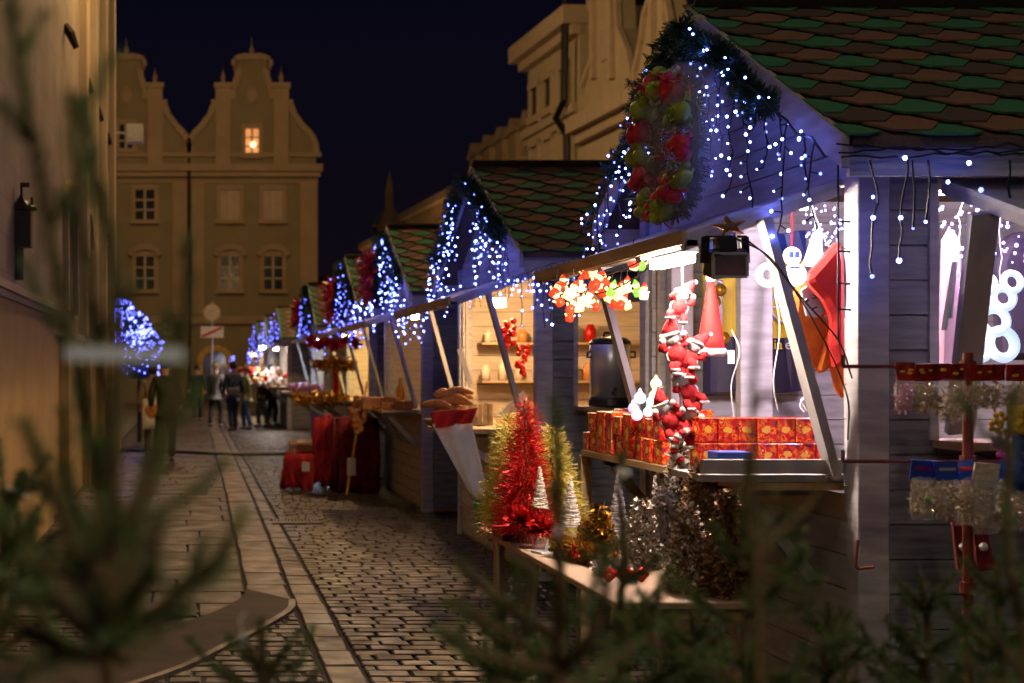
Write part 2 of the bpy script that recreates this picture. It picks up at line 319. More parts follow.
# kerb strip of light slabs with the curved return
def strip(name, L_, R_, z, m):
    b = MB(); n = len(L_); vs = []
    for a, c in zip(L_, R_): vs += [(a[0],a[1],z),(c[0],c[1],z)]
    b.add(vs, [(2*i,2*i+1,2*i+3,2*i+2) for i in range(n-1)])
    return tag(b.build(name, m, origin=(0,0,0)), kind='structure')
cl = bez([(.40,10.2,0),(.34,9.75,0),(.05,9.0,0),(-.5,8.2,0),(-1.6,7.3,0)], 6); cr_ = bez([(.70,9.7,0),(.62,9.2,0),(.2,8.1,0),(-.3,7.1,0),(-1.6,5.6,0)], 6)
def stones(name, xl, xr, y0, y1, sx, sy, gap, mats, z=.006, hh=.016, jit=.012, offset=True, wts=None):
    b = MB(); y = y0; row = 0; rr = random.Random(3)
    while y < y1:
        x = xl(y) - (sx*.5*(row%2) if offset else 0); h_ = sy*rr.uniform(.9,1.1)
        while x < xr(y):
            w_ = sx*rr.uniform(.82,1.18) if offset else xr(y)-xl(y); a = max(x,xl(y)); c = min(x+w_,xr(y))
            if c-a > .05:
                g = gap/2; t = z+hh+rr.uniform(-.003,.003); j = lambda: rr.uniform(-jit,jit)*.5
                q = [(a+g+j(),y+g+j()),(c-g+j(),y+g+j()),(c-g+j(),y+h_-g+j()),(a+g+j(),y+h_-g+j())]; cx_ = (a+c)/2; cy_ = y+h_/2; be = .010
                top = [(px_+(be if px_<cx_ else -be),py_+(be if py_<cy_ else -be),t+rr.uniform(-.0015,.0015)) for px_,py_ in q]
                b.add([(u,v,z) for u,v in q]+[(u,v,t-.007) for u,v in q]+top, [(0,1,5,4),(1,2,6,5),(2,3,7,6),(3,0,4,7),(4,5,9,8),(5,6,10,9),(6,7,11,10),(7,4,8,11),(8,9,10,11)], rr.choices(range(len(mats)),wts)[0])
            x += w_
        y += h_; row += 1
    return tag(b.build(name, [M[m] for m in mats], origin=(0,0,0)), kind='structure')
def interp(pts):
    def f(y):
        for (y0_,x0_),(y1_,x1_) in zip(pts,pts[1:]):
            if y <= y1_: return x0_+(x1_-x0_)*(y-y0_)/(y1_-y0_)
        return pts[-1][1]
    return f
sheet('joint_bed', [(-1.6,-2),(6.5,-2),(6.5,52),(-1.6,52)], .0, M['joint']).location.z = .0105
stones('cobbled_street', interp([(0,.90),(10,.92),(52,1.02)]), lambda y: 5.0, 3.0, 50, .21, .135, .011, ['stone_a','stone_b','stone_c'], z=.011, wts=[4,4,3])
stones('gutter_strip', interp([(0,.70),(9.7,.71),(12,.74),(18,.785),(30,.81),(52,.83)]), interp([(0,.885),(10,.905),(52,1.0)]), 3.0, 50, 1, .42, .010, ['slab_b','stone_a'], z=.011, offset=False, wts=[3,2])
stones('kerb_strip', interp([(9.7,.40),(12,.42),(18,.46),(30,.50),(52,.54)]), interp([(9.7,.695),(12,.725),(18,.77),(30,.795),(52,.815)]), 9.75, 50, 1, .66, .011, ['slab_a','slab_b'], z=.011, hh=.020, offset=False, wts=[3,1])
stones('pavement', lambda y: -1.5, interp([(8,.30),(9.7,.39),(12,.41),(18,.45),(30,.49),(52,.53)]), 9.1, 50, .75, .52, .014, ['flag_a','flag_b'], z=.011, jit=.006)
stones('lower_road', lambda y: -1.5, lambda y: .69, 3.0, 9.3, .20, .135, .016, ['stone_b','stone_c'], z=.006, hh=.012)
M['apron'] = mat('apron_stone', (.055,.038,.028), (.03,.022,.018), .8, 2.5, .9, spec=.2)
strip('kerb_return', cl, cr_, .034, M['apron'])
b = MB()
for i in range(len(cr_)-1):
    p, q = cr_[i], cr_[i+1]; b.bar(p+Vector((0,0,.022)), q+Vector((0,0,.020)), .045, .032)
tag(b.build('kerb_edge', M['slab_b'], origin=(0,0,0)), kind='structure')
# drain grate, manhole cover, cable ramp
b = MB()
for k in range(14):
    b.box(.86+.035*k, .878+.035*k, 14.55, 14.85, .024, .038)
b.box(.84,1.36,14.5,14.55,.02,.040); b.box(.84,1.36,14.85,14.9,.02,.040)
tag(b.build('drain_grate', M['iron']), 'long iron drain grate across the gutter near the pale kerb slabs', 'drain grate')
b = MB(); b.lathe([(.001,.022),(.3,.022),(.3,.036),(.27,.037),(.26,.031),(.001,.032)], (-1.0,17.8,0), 28)
tag(b.build('manhole_cover', M['iron']), 'round iron manhole cover on the dark pavement by the left wall', 'manhole cover')
b = MB(); b.tube(bez([(-1.4,27.5,.05),(-.2,26.9,.05),(.9,26.2,.045),(2.5,26.6,.05),(2.75,26.8,.05)],8), .04, 8)
tag(b.build('ground_cable', M['black']), 'thick black cable lying across the street between wall and stalls', 'cable')

# ------------------------------------------------------------------ left building
o = empty('arcaded_house', (-1.5,20,0), 'tan plastered building filling the left edge, with dark arched windows and iron brackets', 'building')
b = MB(); b.box(-8,-1.5,3,28.4,0,14); b.build('wall', M['plaster'], o)
b = MB(); b.box(-1.5,-1.40,3,14.7,0,2.14); b.box(-1.5,-1.46,14.9,28.3,0,1.98)
M['amber'] = mat('amber_render', (.50,.34,.11), (.40,.27,.09), .75, 2.2, .3)  # yellow base paint, with the amber glow put into its colour
b.build('plinth', M['amber'], o)
b = MB(); b.box(-1.52,-1.36,3,14.78,2.14,2.19); b.box(-1.52,-1.32,3,14.84,2.19,2.24); b.box(-1.52,-1.38,3,14.72,2.24,2.28); b.box(-1.52,-1.42,14.84,28.35,1.98,2.06)
b.build('ledge', M['ochretrim'], o)
for ya in (17.6, 20.6, 25.6):
    f = MB(); wv = .75; pts = [(-1.497,ya-wv,2.3),(-1.497,ya-wv,3.3)]+[(-1.497, ya-wv*math.cos(t), 3.3+.62*math.sin(t)) for t in np.linspace(.2,math.pi-.2,9)]+[(-1.497,ya+wv,3.3),(-1.497,ya+wv,2.3)]
    f.prism(pts, (.012,0,0)); w_ = f.build('arched_window', M['glassdark'], o)
    f = MB()
    for i in range(len(pts)-1): f.bar(Vector(pts[i])+Vector((.03,0,0)), Vector(pts[i+1])+Vector((.03,0,0)), .10, .07, up=(1,0,0))
    f.build('surround', M['ochretrim'], w_)
for yb,yw in ((19.6,.30),(21.6,.30),(24.0,.25),(26.6,.25)):
    f = MB(); f.box(-1.5,-1.40,yb-yw,yb+yw,2.06,14); f.build('pilaster', M['ochretrim'], o)
for yb in (16.2,19.6,22.4,25.2,27.6):
    f = MB(); f.box(-1.46,-1.36,yb-.22,yb+.22,0,1.98); f.build('base_pilaster', M['amber'], o)
for yb in (17.0,19.8,22.0,24.3):
    f = MB(); f.tube([(-1.5,yb,5.72),(-1.43,yb,5.62),(-1.36,yb,5.45)],[.05,.06,.04],6); f.build('flag_bracket', M['iron'], o)
# wall lantern
o = empty('wall_lantern', P(16,222,12.3), 'unlit black iron wall lantern with a crowned top, on the tan left wall', 'lantern')
c = P(18,222,12.25); b = MB()
b.box(c.x-.06,c.x+.12,c.y-.09,c.y+.09,c.z-.22,c.z+.14); b.build('housing', M['iron'], o)
b = MB(); b.lathe([(.001,.26),(.02,.22),(.05,.18),(.13,.13),(.14,.10)], (c.x+.03,c.y,c.z), 6); b.tube([(c.x+.03,c.y,c.z+.24),(c.x+.03,c.y,c.z+.34)],.012); b.box(c.x+.02,c.x+.10,c.y-.005,c.y+.005,c.z+.30,c.z+.34)
for s in (-1,1): b.tube([(c.x+.03+s*.09,c.y,c.z+.13),(c.x+.03+s*.09,c.y,c.z+.21)],.014)
b.build('crown', M['iron'], o)
b = MB(); b.tube([(c.x,c.y,c.z-.2),(c.x,c.y,c.z-.5)],.05,8); b.tube([(-1.5,c.y,c.z-.3),(c.x,c.y,c.z-.3)],.03,6); b.build('bracket', M['iron'], o)
# floodlight on arm
a = Vector((-1.5,26.5,0)); c = P(135,134,26.5)
o = empty('arm_floodlight', c, 'white box floodlight on a thin arm sticking out from the left house high up', 'floodlight')
b = MB(); b.box(c.x-.15,c.x+.15,c.y-.15,c.y+.15,c.z-.17,c.z+.17); b.box(c.x-.12,c.x+.12,c.y-.17,c.y-.15,c.z-.13,c.z+.13); b.build('housing', M['whitep'], o, bevel=.03)
b = MB(); b.tube(bez([(-1.5,26.5,c.z-.1),(c.x-.35,26.5,c.z+.02),(c.x-.12,26.5,c.z)],5),.022,6); b.build('arm', M['whitep'], o)

# ------------------------------------------------------------------ far gabled town house
YF = 70.0
def fb(px,py,d=0): 
    p = P(px,py,YF); p.y = YF-d; return p
def fbox(b, x0,x1,y0,y1,d0,d1,m=0):
    p = P(x0,y0,YF); q = P(x1,y1,YF); b.box(p.x,q.x,YF-d1,YF-d0,q.z,p.z,m)
o = empty('gabled_town_house', P(190,402.5,YF), 'ochre town house with two curved gables closing the far end of the street', 'building')
b = MB(); fbox(b,-60,318,165,402.6,-9,0); b.build('wall', M['farwall'], o)
b = MB()
for x0,x1,y0,y1,d in ((-62,322,165,172,.45),(-62,320,172,177,.25),(-62,321,153,157,.15),(-60,318,316,324,.2),(-60,318,181,183,.08)):
    fbox(b,x0,x1,y0,y1,0,d)
b.build('cornice', M['fartrim'], o)
for x0,x1 in ((173,190),(192,204),(300,317),(60,74)):
    b = MB(); fbox(b,x0,x1,183,315,0,.15); b.build('pilaster', M['fartrim'], o)
b = MB(); b.tube([fb(189,165,.3),fb(189,400,.3)],.09,6); b.build('downpipe', M['slate'], o)
half = [(0,57),(10,57),(17,60),(18,66),(14,68),(15,78),(19,90),(20,100),(38,100),(38,104),(42,115),(50,126),(58,134),(63,143),(64,153)]
for cx in (252,126):
    pts = [fb(cx+x,y) for x,y in half]+[fb(cx-x,y) for x,y in half[::-1][:-1]]
    bottom = [fb(cx+64,166),fb(cx-64,166)]
    g = MB(); g.prism([p for p in [fb(cx+x,y) for x,y in half]+[bottom[0],bottom[1]]+[fb(cx-x,y) for x,y in half[::-1][:-1]]], (0,1.2,0))
    gb = g.build('curved_gable', M['farwall'], o)
    g = MB()
    for s in (-1,1):
        fbox(g, cx+s*29-7.5, cx+s*29+7.5, 88,165, 0,.3); fbox(g, cx+s*29-9, cx+s*29+9, 84,89, 0,.42)
        for i in range(len(half)-1):
            if i in (7,): continue
            g.bar(fb(cx+s*half[i][0],half[i][1],.1), fb(cx+s*half[i+1][0],half[i+1][1],.1), .3, .16, up=(0,1,0))
        p = fb(cx+s*29,84,.05); g.lathe([(.2,0),(.08,.15),(.13,.3),(.10,.4),(.02,.6),(.01,.8)], p, 8)
    p = fb(cx,56,-.4); g.lathe([(.2,0),(.06,.2),(.14,.4),(.03,.6),(.01,1.0)], p, 8)
    g.ball(fb(cx,95,.05), .32, 10, 6, (1,.3,1.3))
    g.build('gable_trim', M['fartrim'], gb)
b = MB(); fbox(b,-30,318,160,165,-8,-2); b.build('roof', M['slate'], o)
def fwin(px,py,w,h,kind):
    b = MB(); fbox(b,px-w/2,px+w/2,py-h/2,py+h/2,0.0,.05)
    mm = {'dark':M['glassdark'],'blind':M['blind'],'lit':M['litwin']}[kind]
    wd = b.build('window', mm, o)
    b = MB(); t = 4
    fbox(b,px-w/2-t,px-w/2,py-h/2-t,py+h/2+2,0,.14); fbox(b,px+w/2,px+w/2+t,py-h/2-t,py+h/2+2,0,.14); fbox(b,px-w/2-t,px+w/2+t,py-h/2-t-1,py-h/2,0,.16); fbox(b,px-w/2-t-1,px+w/2+t+1,py+h/2,py+h/2+4,0,.25)
    b.build('surround', M['fartrim'], wd)
    b = MB(); fbox(b,px-1,px+1,py-h/2,py+h/2,.05,.1)
    for q in (-1/6,1/6) if kind != 'blind' else (): fbox(b,px-w/2,px+w/2,py+q*h-.7,py+q*h+.7,.05,.1)
    b.build('mullion', M['frame'], wd)
    return wd
M['litwin'] = emit('lit_window', (1,.27,.04), .55)
M['litlamp'] = emit('lamp_in_window', (1,.62,.25), 4)
for px,kind in ((145,'dark'),(230,'blind'),(273,'blind')): fwin(px,205,19,30,kind)
for px in (145,230,273):
    wd = fwin(px,273,18,33,'dark')
    b = MB()
    for i in range(6):
        t0 = math.pi*i/6; t1 = math.pi*(i+1)/6
        b.bar(fb(px-14*math.cos(t0),256-9*math.sin(t0),.15), fb(px-14*math.cos(t1),256-9*math.sin(t1),.15), .3,.25,up=(0,1,0))
    b.build('hood', M['fartrim'], wd)
wd = fwin(252,142,13,26,'lit'); b = MB(); b.ball(fb(253,145,.12),.13,8,6); b.build('lamp', M['litlamp'], wd); 
fwin(126,137,13,24,'dark')
b = MB(); b.prism([fb(203,402,.05),fb(203,365,.05)]+[fb(215-12*math.cos(t),362-10*math.sin(t),.05) for t in np.linspace(0,math.pi,8)]+[fb(227,365,.05),fb(227,402,.05)],(0,-.05,0)); dr = b.build('arched_door', M['glassdark'], o)
b = MB()
for i in range(8):
    t0 = math.pi*i/8; t1 = math.pi*(i+1)/8; b.bar(fb(215-15*math.cos(t0),362-14*math.sin(t0),.15), fb(215-15*math.cos(t1),362-14*math.sin(t1),.15), .32,.3,up=(0,1,0))
fbox(b,198,203,362,402,0,.2); fbox(b,227,232,362,402,0,.2); b.build('surround', mat('yellow_arch',(.70,.48,.12),(.6,.4,.1),.8,3,.1), dr)

# ------------------------------------------------------------------ right-hand houses behind the stalls
def fY(px): return 18.18/((px-VX)/F+.0563)
def fp(px,py,d=0):
    p = P(px,py,fY(px)); return Vector((p.x-d, p.y, p.z))
NRM = Vector((1,.0563,0)).normalized()
def fprism(b, pxy, d0, d1, m=0):
    b.prism([fp(x,y)-NRM*d0 for x,y in pxy], -NRM*(d1-d0), m)
def gz(px, z):  # pixel row of a height in the facade plane
    return VY-(z-H)*F/fY(px)
def band(b, xa, xb, z0, z1, d0, d1, m=0): fprism(b, [(xa,gz(xa,z0)),(xb,gz(xb,z0)),(xb,gz(xb,z1)),(xa,gz(xa,z1))], d0, d1, m)
o = empty('corner_block', fp(555,400), 'tall ochre block with a heavy cornice rising behind the second stall roof', 'building')
b = MB(); band(b,528,580,0,15.0,-10,0); b.build('wall', M['ochre'], o)
b = MB(); band(b,524,581,15.0,15.7,-3,.7); band(b,526,580.5,14.6,15.0,0,.35); band(b,527,580,11.6,11.95,0,.3); band(b,527,580,11.3,11.6,0,.15); band(b,527,580,7.6,7.95,0,.3); b.build('cornice', M['ochretrim'], o)
for xx in (536.5,550,566):
    wpx = 3.4
    for z0,z1,mm in ((8.4,11.1,M['blind']),(12.4,13.6,M['glassdark']),(4.6,7.0,M['blind'])):
        b = MB(); band(b,xx-wpx,xx+wpx,z0,z1,0,.05); wd = b.build('window', mm, o)
        b = MB(); band(b,xx-wpx-1.2,xx-wpx,z0-.2,z1+.2,0,.16); band(b,xx+wpx,xx+wpx+1.2,z0-.2,z1+.2,0,.16); band(b,xx-wpx-1.2,xx+wpx+1.2,z1,z1+.3,0,.2); band(b,xx-wpx-1.5,xx+wpx+1.5,z0-.3,z0,0,.25)
        b.build('surround', M['ochretrim'], wd)
b = MB(); b.tube([fp(578,-5,.5),fp(577,100,.5),fp(571,118,.6),fp(577,135,.4),fp(578,300,.4)],.14,6); b.build('downpipe', M['iron'], o)
b = MB(); b.prism([fp(526,gz(526,15.7)),fp(580,gz(580,15.7)),fp(580,gz(580,18.4))+NRM*4,fp(534,gz(534,18.4))+NRM*4], NRM*4); b.build('roof', M['slate'], o)
GAB = [((580,638),[(583,122),(584,87),(593.6,59),(596,16),(591,3),(590,-20),(597,-42),(612,-48),(618,-20),(618.6,0),(620,28),(629,50),(633.4,72),(634,88)], 'ochre house with a scrolled gable, right of the corner block'),
       ((638,735),[(636,87),(636.5,72),(643,41),(646,16),(651,0),(656,-30),(664,-45),(668,-20),(668,0),(671,16),(676,40),(690,62),(700,70),(715,40)], 'ochre house with a bell gable, its lower half hidden by the near stall wreath')]
for (xa,xb),gp,lab in GAB:
    o = empty('scroll_gable_house', fp((xa+xb)/2,400), lab, 'building', 'scroll gabled houses behind the stalls')
    b = MB(); band(b,xa+.2,xb-.2,0,10.7,-10,0); b.build('wall', M['ochre'], o)
    b = MB(); band(b,xa+.2,xb-.4,10.7,11.25,0,.6); band(b,xa+.3,xb-.4,10.3,10.7,0,.3); b.build('cornice', M['ochretrim'], o)
    b = MB(); fprism(b, [(x,y) for x,y in gp], -.6, 0); gb = b.build('gable', M['ochre'], o)
    b = MB()
    for i in range(len(gp)-1): b.bar(fp(*gp[i],.05), fp(*gp[i+1],.05), .22, .2, up=(1,0,0))
    xm = (gp[4][0]+gp[9][0])/2
    for dx in (-9,9) if xa<600 else (-6,6): fprism(b, [(xm+dx-1.6,80),(xm+dx+1.6,78),(xm+dx+1.6,-30),(xm+dx-1.6,-30)],0,.2)
    b.build('gable_trim', M['ochretrim'], gb)
    if xa < 600: b = MB(); fprism(b, [(602,62),(610,58),(610,28),(602,30)],.0,.08); b.build('window', M['blind'], o)
    b = MB(); b.prism([fp(xa+1,gz(xa+1,11.2))+NRM*.7,fp(xb-1,gz(xb-1,11.2))+NRM*.7,fp(xb-1,gz(xb-1,16.5))+NRM*5,fp(xa+1,gz(xa+1,16.5))+NRM*5], NRM*4); b.build('roof', M['slate'], o)
    for k,xx in enumerate(((592,610,625) if xa<600 else (652,676,706))):
        b = MB(); band(b,xx-3,xx+3,6.6,9.2,0,.05); wd = b.build('window', M['glassdark'] if k!=1 else M['blind'], o)
        b = MB(); band(b,xx-4.2,xx+4.2,9.2,9.5,0,.18); band(b,xx-4.5,xx+4.5,6.2,6.6,0,.22); b.build('surround', M['ochretrim'], wd)
o = empty('long_facade', fp(900,400), 'pale facade with window surrounds just showing above the nearest stall roof', 'building')
b = MB(); band(b,735,1300,0,15,-9,0); b.build('wall', M['ochre'], o)
for k in range(9):
    xx = 770+k*38; b = MB(); band(b,xx-8,xx+8,8.6,11.4,0,.05); wd = b.build('window', M['blind'] if k%3 else M['glassdark'], o)
    b = MB(); band(b,xx-10,xx-8,8.4,11.6,0,.14); band(b,xx+8,xx+10,8.4,11.6,0,.14); band(b,xx-11,xx+11,8.0,8.6,0,.25); b.build('surround', M['ochretrim'], wd)
b = MB(); band(b,735,1300,7.2,7.6,0,.3); b.build('cornice', M['ochretrim'], o)
# distant low houses along the same line
M['dimwall'] = mat('dim_render', (.5,.33,.18), (.4,.26,.14), .85, 1, .1)
for (xa,xb),ztop,rise,lab,wall in (((462,527),10.6,1.9,'distant dark roofed house with pale dormers, left of the corner block','dimwall'),((405,458),10.9,2.4,'distant low house with a lit tan wall above the third stall','dimwall'),((364,403),10.3,1.8,'distant house with a pointed turret above the fourth stall','dimwall'),((319,362),9.2,1.4,'distant dim house right beside the gabled town house','dimwall')):
    o = empty('distant_house', fp((xa+xb)/2,395), lab, 'building', 'distant houses along the street')
    b = MB(); band(b,xa,xb,0,ztop,-9,0); b.build('wall', M[wall], o)
    b = MB(); a0,a1 = fp(xa-1,gz(xa-1,ztop)), fp(xb+1,gz(xb+1,ztop)); up = Vector((0,0,rise)); xoff = NRM*5
    b.prism([a0-NRM*.4, a1-NRM*.4, a1+xoff+up, a0+xoff+up], NRM*4); b.build('roof', M['slate'], o)
    b = MB(); band(b,xa-.5,xb+.5,ztop-.1,ztop+.3,0,.4); b.build('cornice', M['fartrim'], o)
    n = max(2,int((xb-xa)/13))
    for k in range(n):
        xx = xa+(k+.5)*(xb-xa)/n
        b = MB(); band(b,xx-2.6,xx+2.6,ztop-3.2,ztop-1.1,0,.08); b.build('window', M['glassdark'] if k%2 else M['blind'], o)
        if xa > 450:
            p = fp(xx,gz(xx,ztop+.2)); b = MB(); b.box(p.x+.2,p.x+3,p.y-.8,p.y+.8,p.z,p.z+1.6); b.prism([(p.x+.1,p.y-1,p.z+1.6),(p.x+.1,p.y+1,p.z+1.6),(p.x+.1,p.y,p.z+2.3)],(3,0,0)); b.build('dormer', M['fartrim'], o)
    if xa == 364:
        p = fp(375,gz(375,ztop)); b = MB(); b.box(p.x,p.x+2,p.y-1,p.y+1,p.z,p.z+1.2); b.lathe([(1.2,1.2),(.6,2.0),(.35,2.4),(.3,3.4),(.02,5.0)], (p.x+1,p.y,p.z), 8); b.build('turret', M['fartrim'], o)
# ------------------------------------------------------------------ market stalls
XF = 2.6; XR = 2.40; OH = .29; ZA = 3.33; ZE = 2.45; D = 2.5
def planks(b, axis, plane, th, u0, u1, z0, z1, opening=None, m=0, ph=.135, clip=None, zs=0):
    """horizontal boards with open v-joints on a plane; axis 'x' = wall runs along x"""
    z = z0
    while z < z1-.01:
        t = min(z+ph-.006, z1); segs = [(u0,u1,u0,u1)]
        if clip:
            a0,c0 = clip(z); a1,c1 = clip(t); segs = [(a0,c0,a1,c1)]
            if c1-a1 < .02: a1 = c1 = (a1+c1)/2
            segs = [(a0,c0,a1,c1)]
        elif opening and t > opening[2]+.01 and z < opening[3]-.01:
            segs = []
            if opening[0]-u0 > .01: segs.append((u0,opening[0],u0,opening[0]))
            if u1-opening[1] > .01: segs.append((opening[1],u1,opening[1],u1))
            if z < opening[2]: z_ = opening[2]
        j = random.uniform(-.0015,.0015)
        for a0,c0,a1,c1 in segs:
            if axis == 'y': b.prism([(plane+j,a0,z),(plane+j,c0,z),(plane+j,c1,t),(plane+j,a1,t)], (th,0,0), m)
            else: b.prism([(a0,plane+j,z),(c0,plane+j,z),(c1,plane+j,t),(a1,plane+j,t)], (0,th,0), m)
        z += ph
def shingles(b, x0, x1, yc, ye, ze, za, sgn):
    """overlapping lozenge shingles on one roof slope; sgn -1 near slope"""
    L_ = math.hypot(ye-yc, za-ze); dy = (yc-ye)/L_; dz = (za-ze)/L_
    nrm = Vector((0, -dz*(1 if dy>0 else -1), abs(dy))); Pp = .375; s = .100; hh = .145; k = 0
    t = .02
    while t < L_+.02:
        xo = x0 - Pp + ((k*2/3) % 1)*Pp; i = 0
        while xo < x1+Pp*.4:
            w_ = Pp*.76
            def pt(x, tt, lift): 
                tt = min(max(tt,-.03),L_); x = min(max(x, x0), x1)
                return Vector((x, ye+dy*tt, ze+dz*tt)) + nrm*(lift-.008)
            q = [pt(xo-w_/2,t,.030), pt(xo-w_*.24,t-hh*.72,.037), pt(xo+w_*.24,t-hh*.72,.037), pt(xo+w_/2,t,.030), pt(xo+w_*.24,t+hh*.72,.020), pt(xo-w_*.24,t+hh*.72,.020)]
            if q[3].x-q[0].x > .03: b.prism(q, -nrm*.009, (0,1,2)[k%3])
            xo += Pp
        t += s; k += 1
ALLST = []
def stall(i, yn, W, label, sideop=True, detail=True, dark=False, sx=1.0):
    yf = yn+W; yc = yn+W/2; st = empty('market_stall', (XF+1.2, yc, 0), label, 'market stall', 'wooden market stalls in a row')
    sl = (ZA-ZE)/(W/2+OH)
    rz = lambda y: ZA-abs(y-yc)*sl
    op = (yn+.15, yf-.15, 1.10, 2.30)
    # front wall with gable
    b = MB(); planks(b,'y',XF,.022,yn+.02,yf-.02,.06,2.34,op)
    zt = rz(yn)-.06
    clip = lambda z: (yn+.02+max(0,(z-zt))/sl, yf-.02-max(0,(z-zt))/sl) if z > zt else (yn+.02, yf-.02)
    planks(b,'y',XF,.022,yn,yf,2.34,ZA-.10,clip=clip)
    b.build('front_wall', M['paint_light'], st)
    b = MB(); b.box(XF+.03,XF+.045,yn+.03,yn+.15,.06,2.34); b.box(XF+.03,XF+.045,yf-.15,yf-.03,.06,2.34); b.box(XF+.03,XF+.045,yn+.15,yf-.15,.06,1.10)
    b.prism([(XF+.03,yn+.03,2.34),(XF+.03,yf-.03,2.34),(XF+.03,yf-.03,rz(yf-.03)-.06),(XF+.03,yc,ZA-.08),(XF+.03,yn+.03,rz(yn)-.06)],(.015,0,0))
    b.build('lining', M['lining'], st)
    # near side wall, far side wall, back wall (grey outside, pine inside)
    sop = (XF+.29, XF+2.1, 1.33, 2.30) if sideop else None
    zt = rz(yn)-.05
    b = MB(); planks(b,'x',yn,.022,XF+.10,XF+D,.06,zt,sop); sw = b.build('side_wall', M['paint'], st)
    b = MB()
    if sop:
        b.box(XF+.05,sop[0],yn+.03,yn+.045,.06,zt); b.box(sop[1],XF+D,yn+.03,yn+.045,.06,zt); b.box(sop[0],sop[1],yn+.03,yn+.045,.06,1.33); b.box(sop[0],sop[1],yn+.03,yn+.045,2.30,zt)
    else: b.box(XF+.05,XF+D,yn+.03,yn+.045,.06,zt)
    b.build('lining', M['lining'], sw)
    b = MB(); planks(b,'x',yf-.022,.022,XF+.10,XF+D,.06,zt); sw = b.build('side_wall', M['paint'], st)
    b = MB(); planks(b,'x',yf-.05,.018,XF+.05,XF+D-.03,.06,zt,ph=.14); b.build('lining', M['lining'] if i else M['paint_light'], sw)
    b = MB(); planks(b,'y',XF+D,.022,yn,yf,.06,zt,ph=.14); b.build('back_wall', M['lining'], st)
    b = MB(); b.box(XF+.02,XF+D,yn+.03,yf-.03,.02,.06); b.build('floor', M['wood'], st)
    for y in (yn,yf-.08):
        b = MB(); b.box(XF-.02,XF+.10,y-.012,y+.092,.0,rz(yn)-.03); b.build('corner_post', M['paint_light'], st, bevel=.004)
    # roof
    b = MB(); x1 = XF+D+.1
    for s in (-1,1):
        ye = yc+s*(W/2+OH); b.prism([(XR+.03,yc,ZA+.006),(XR+.03,ye,ZE+.006),(XR+.03,ye,ZE-.035),(XR+.03,yc,ZA-.04)],(x1-XR-.03,0,0))
    rf = b.build('roof', M['sh_dark'], st)
    for s in (-1,1):
        b = MB(); ye = yc+s*(W/2+OH); shingles(b, XR, x1, yc, ye, ZE, ZA, s); b.build('shingles', [M['sh_green'],M['sh_brown'],M['sh_dark']], rf)
    b = MB()
    for s in (-1,1): b.bar((XR,yc+s*.05,ZA+.018),(x1,yc+s*.05,ZA+.018),.12,.012,up=(0,s*-.5,1))
    b.build('ridge_cap', M['sh_dark'], rf)
    for s in (-1,1):
        ye = yc+s*(W/2+OH); b = MB()
        b.prism([(XR-.012,yc,ZA+.012),(XR-.012,ye,ZE+.012),(XR-.012,ye,ZE-.11),(XR-.012,yc,ZA-.125)],(.028,0,0)); b.build('rake_board', M['paint_light'], rf)
    for s in (-1,1):
        ye = yc+s*(W/2+OH-.04); b = MB(); b.box(XR+.03,x1,ye-.012,ye+.012,ZE-.135,ZE-.02); b.build('fascia', M['paint_light'], rf)
    # front flap held open
    zo,xo,zh = 2.12,1.97,2.34; y0,y1 = yn+.16,yf-.12
    b = MB(); n = Vector((-(zh-zo),0,-(XF-xo))).normalized()
    b.prism([(XF-.01,y0,zh),(XF-.01,y1,zh),(xo,y1,zo),(xo,y0,zo)], (0,0,.022))
    fl = b.build('front_flap', M['paint_light'], st)
    b = MB(); 
    b.bar((XF-.01,y0+.03,zh-.022),(xo,y0+.03,zo-.022),.06,.044); b.bar((XF-.01,y1-.03,zh-.022),(xo,y1-.03,zo-.022),.06,.044)
    b.bar((xo+.025,y0,zo-.014),(xo+.025,y1,zo-.014),.05,.024)
    nb = 4
    for k in range(1,nb): yy = y0+(y1-y0)*k/nb; b.bar((XF-.02,yy,zh-.03),(xo,yy,zo-.03),.07,.03)
    b.build('flap_frame', M['batten'], fl)
    b = MB(); b.box(xo-.02,xo,y0-.02,y1+.02,zo-.022,zo+.035); b.build('flap_edge', M['wood'], fl)
    for y in (y0+(.10 if i else -.035), y1-.08):
        b = MB(); b.bar((XF-.05,y,1.17),(2.27,y,2.20),.035,.075,up=(0,1,0)); b.build('prop', M['batten'], st)
    # side flap
    if sop:
        b = MB(); xa,xb = sop[0],sop[1]; b.prism([(xa,yn-.02,2.32),(xb,yn-.02,2.32),(xb,yn-.62,2.12),(xa,yn-.62,2.12)],(0,0,.02)); fl = b.build('side_flap', M['paint_light'], st)
        b = MB(); b.bar((xa+.03,yn-.02,2.30),(xa+.03,yn-.62,2.10),.05,.04); b.bar((xb-.03,yn-.02,2.30),(xb-.03,yn-.62,2.10),.05,.04); b.bar((xa,yn-.60,2.10),(xb,yn-.60,2.10),.05,.04); b.build('flap_frame', M['batten'], fl)
        xp = xa+.07 if i==0 else xb-.3
        b = MB(); b.bar((xp,yn-.03,1.36),(xp-.08,yn-.34,2.17),.10,.035,up=(0,1,0)); b.build('prop', M['batten'], st)
        b = MB(); b.box(xa-.02,xb+.02,yn-.22,yn+.10,1.30,1.33); b.build('side_sill', M['wood'], st)
        for x in (xa-.035, xb):
            b = MB(); b.box(x,x+.035,yn-.014,yn+.05,1.33,2.32); b.build('side_jamb', M['paint_light'], st)
    ALLST.append((yn,W,st)); return st
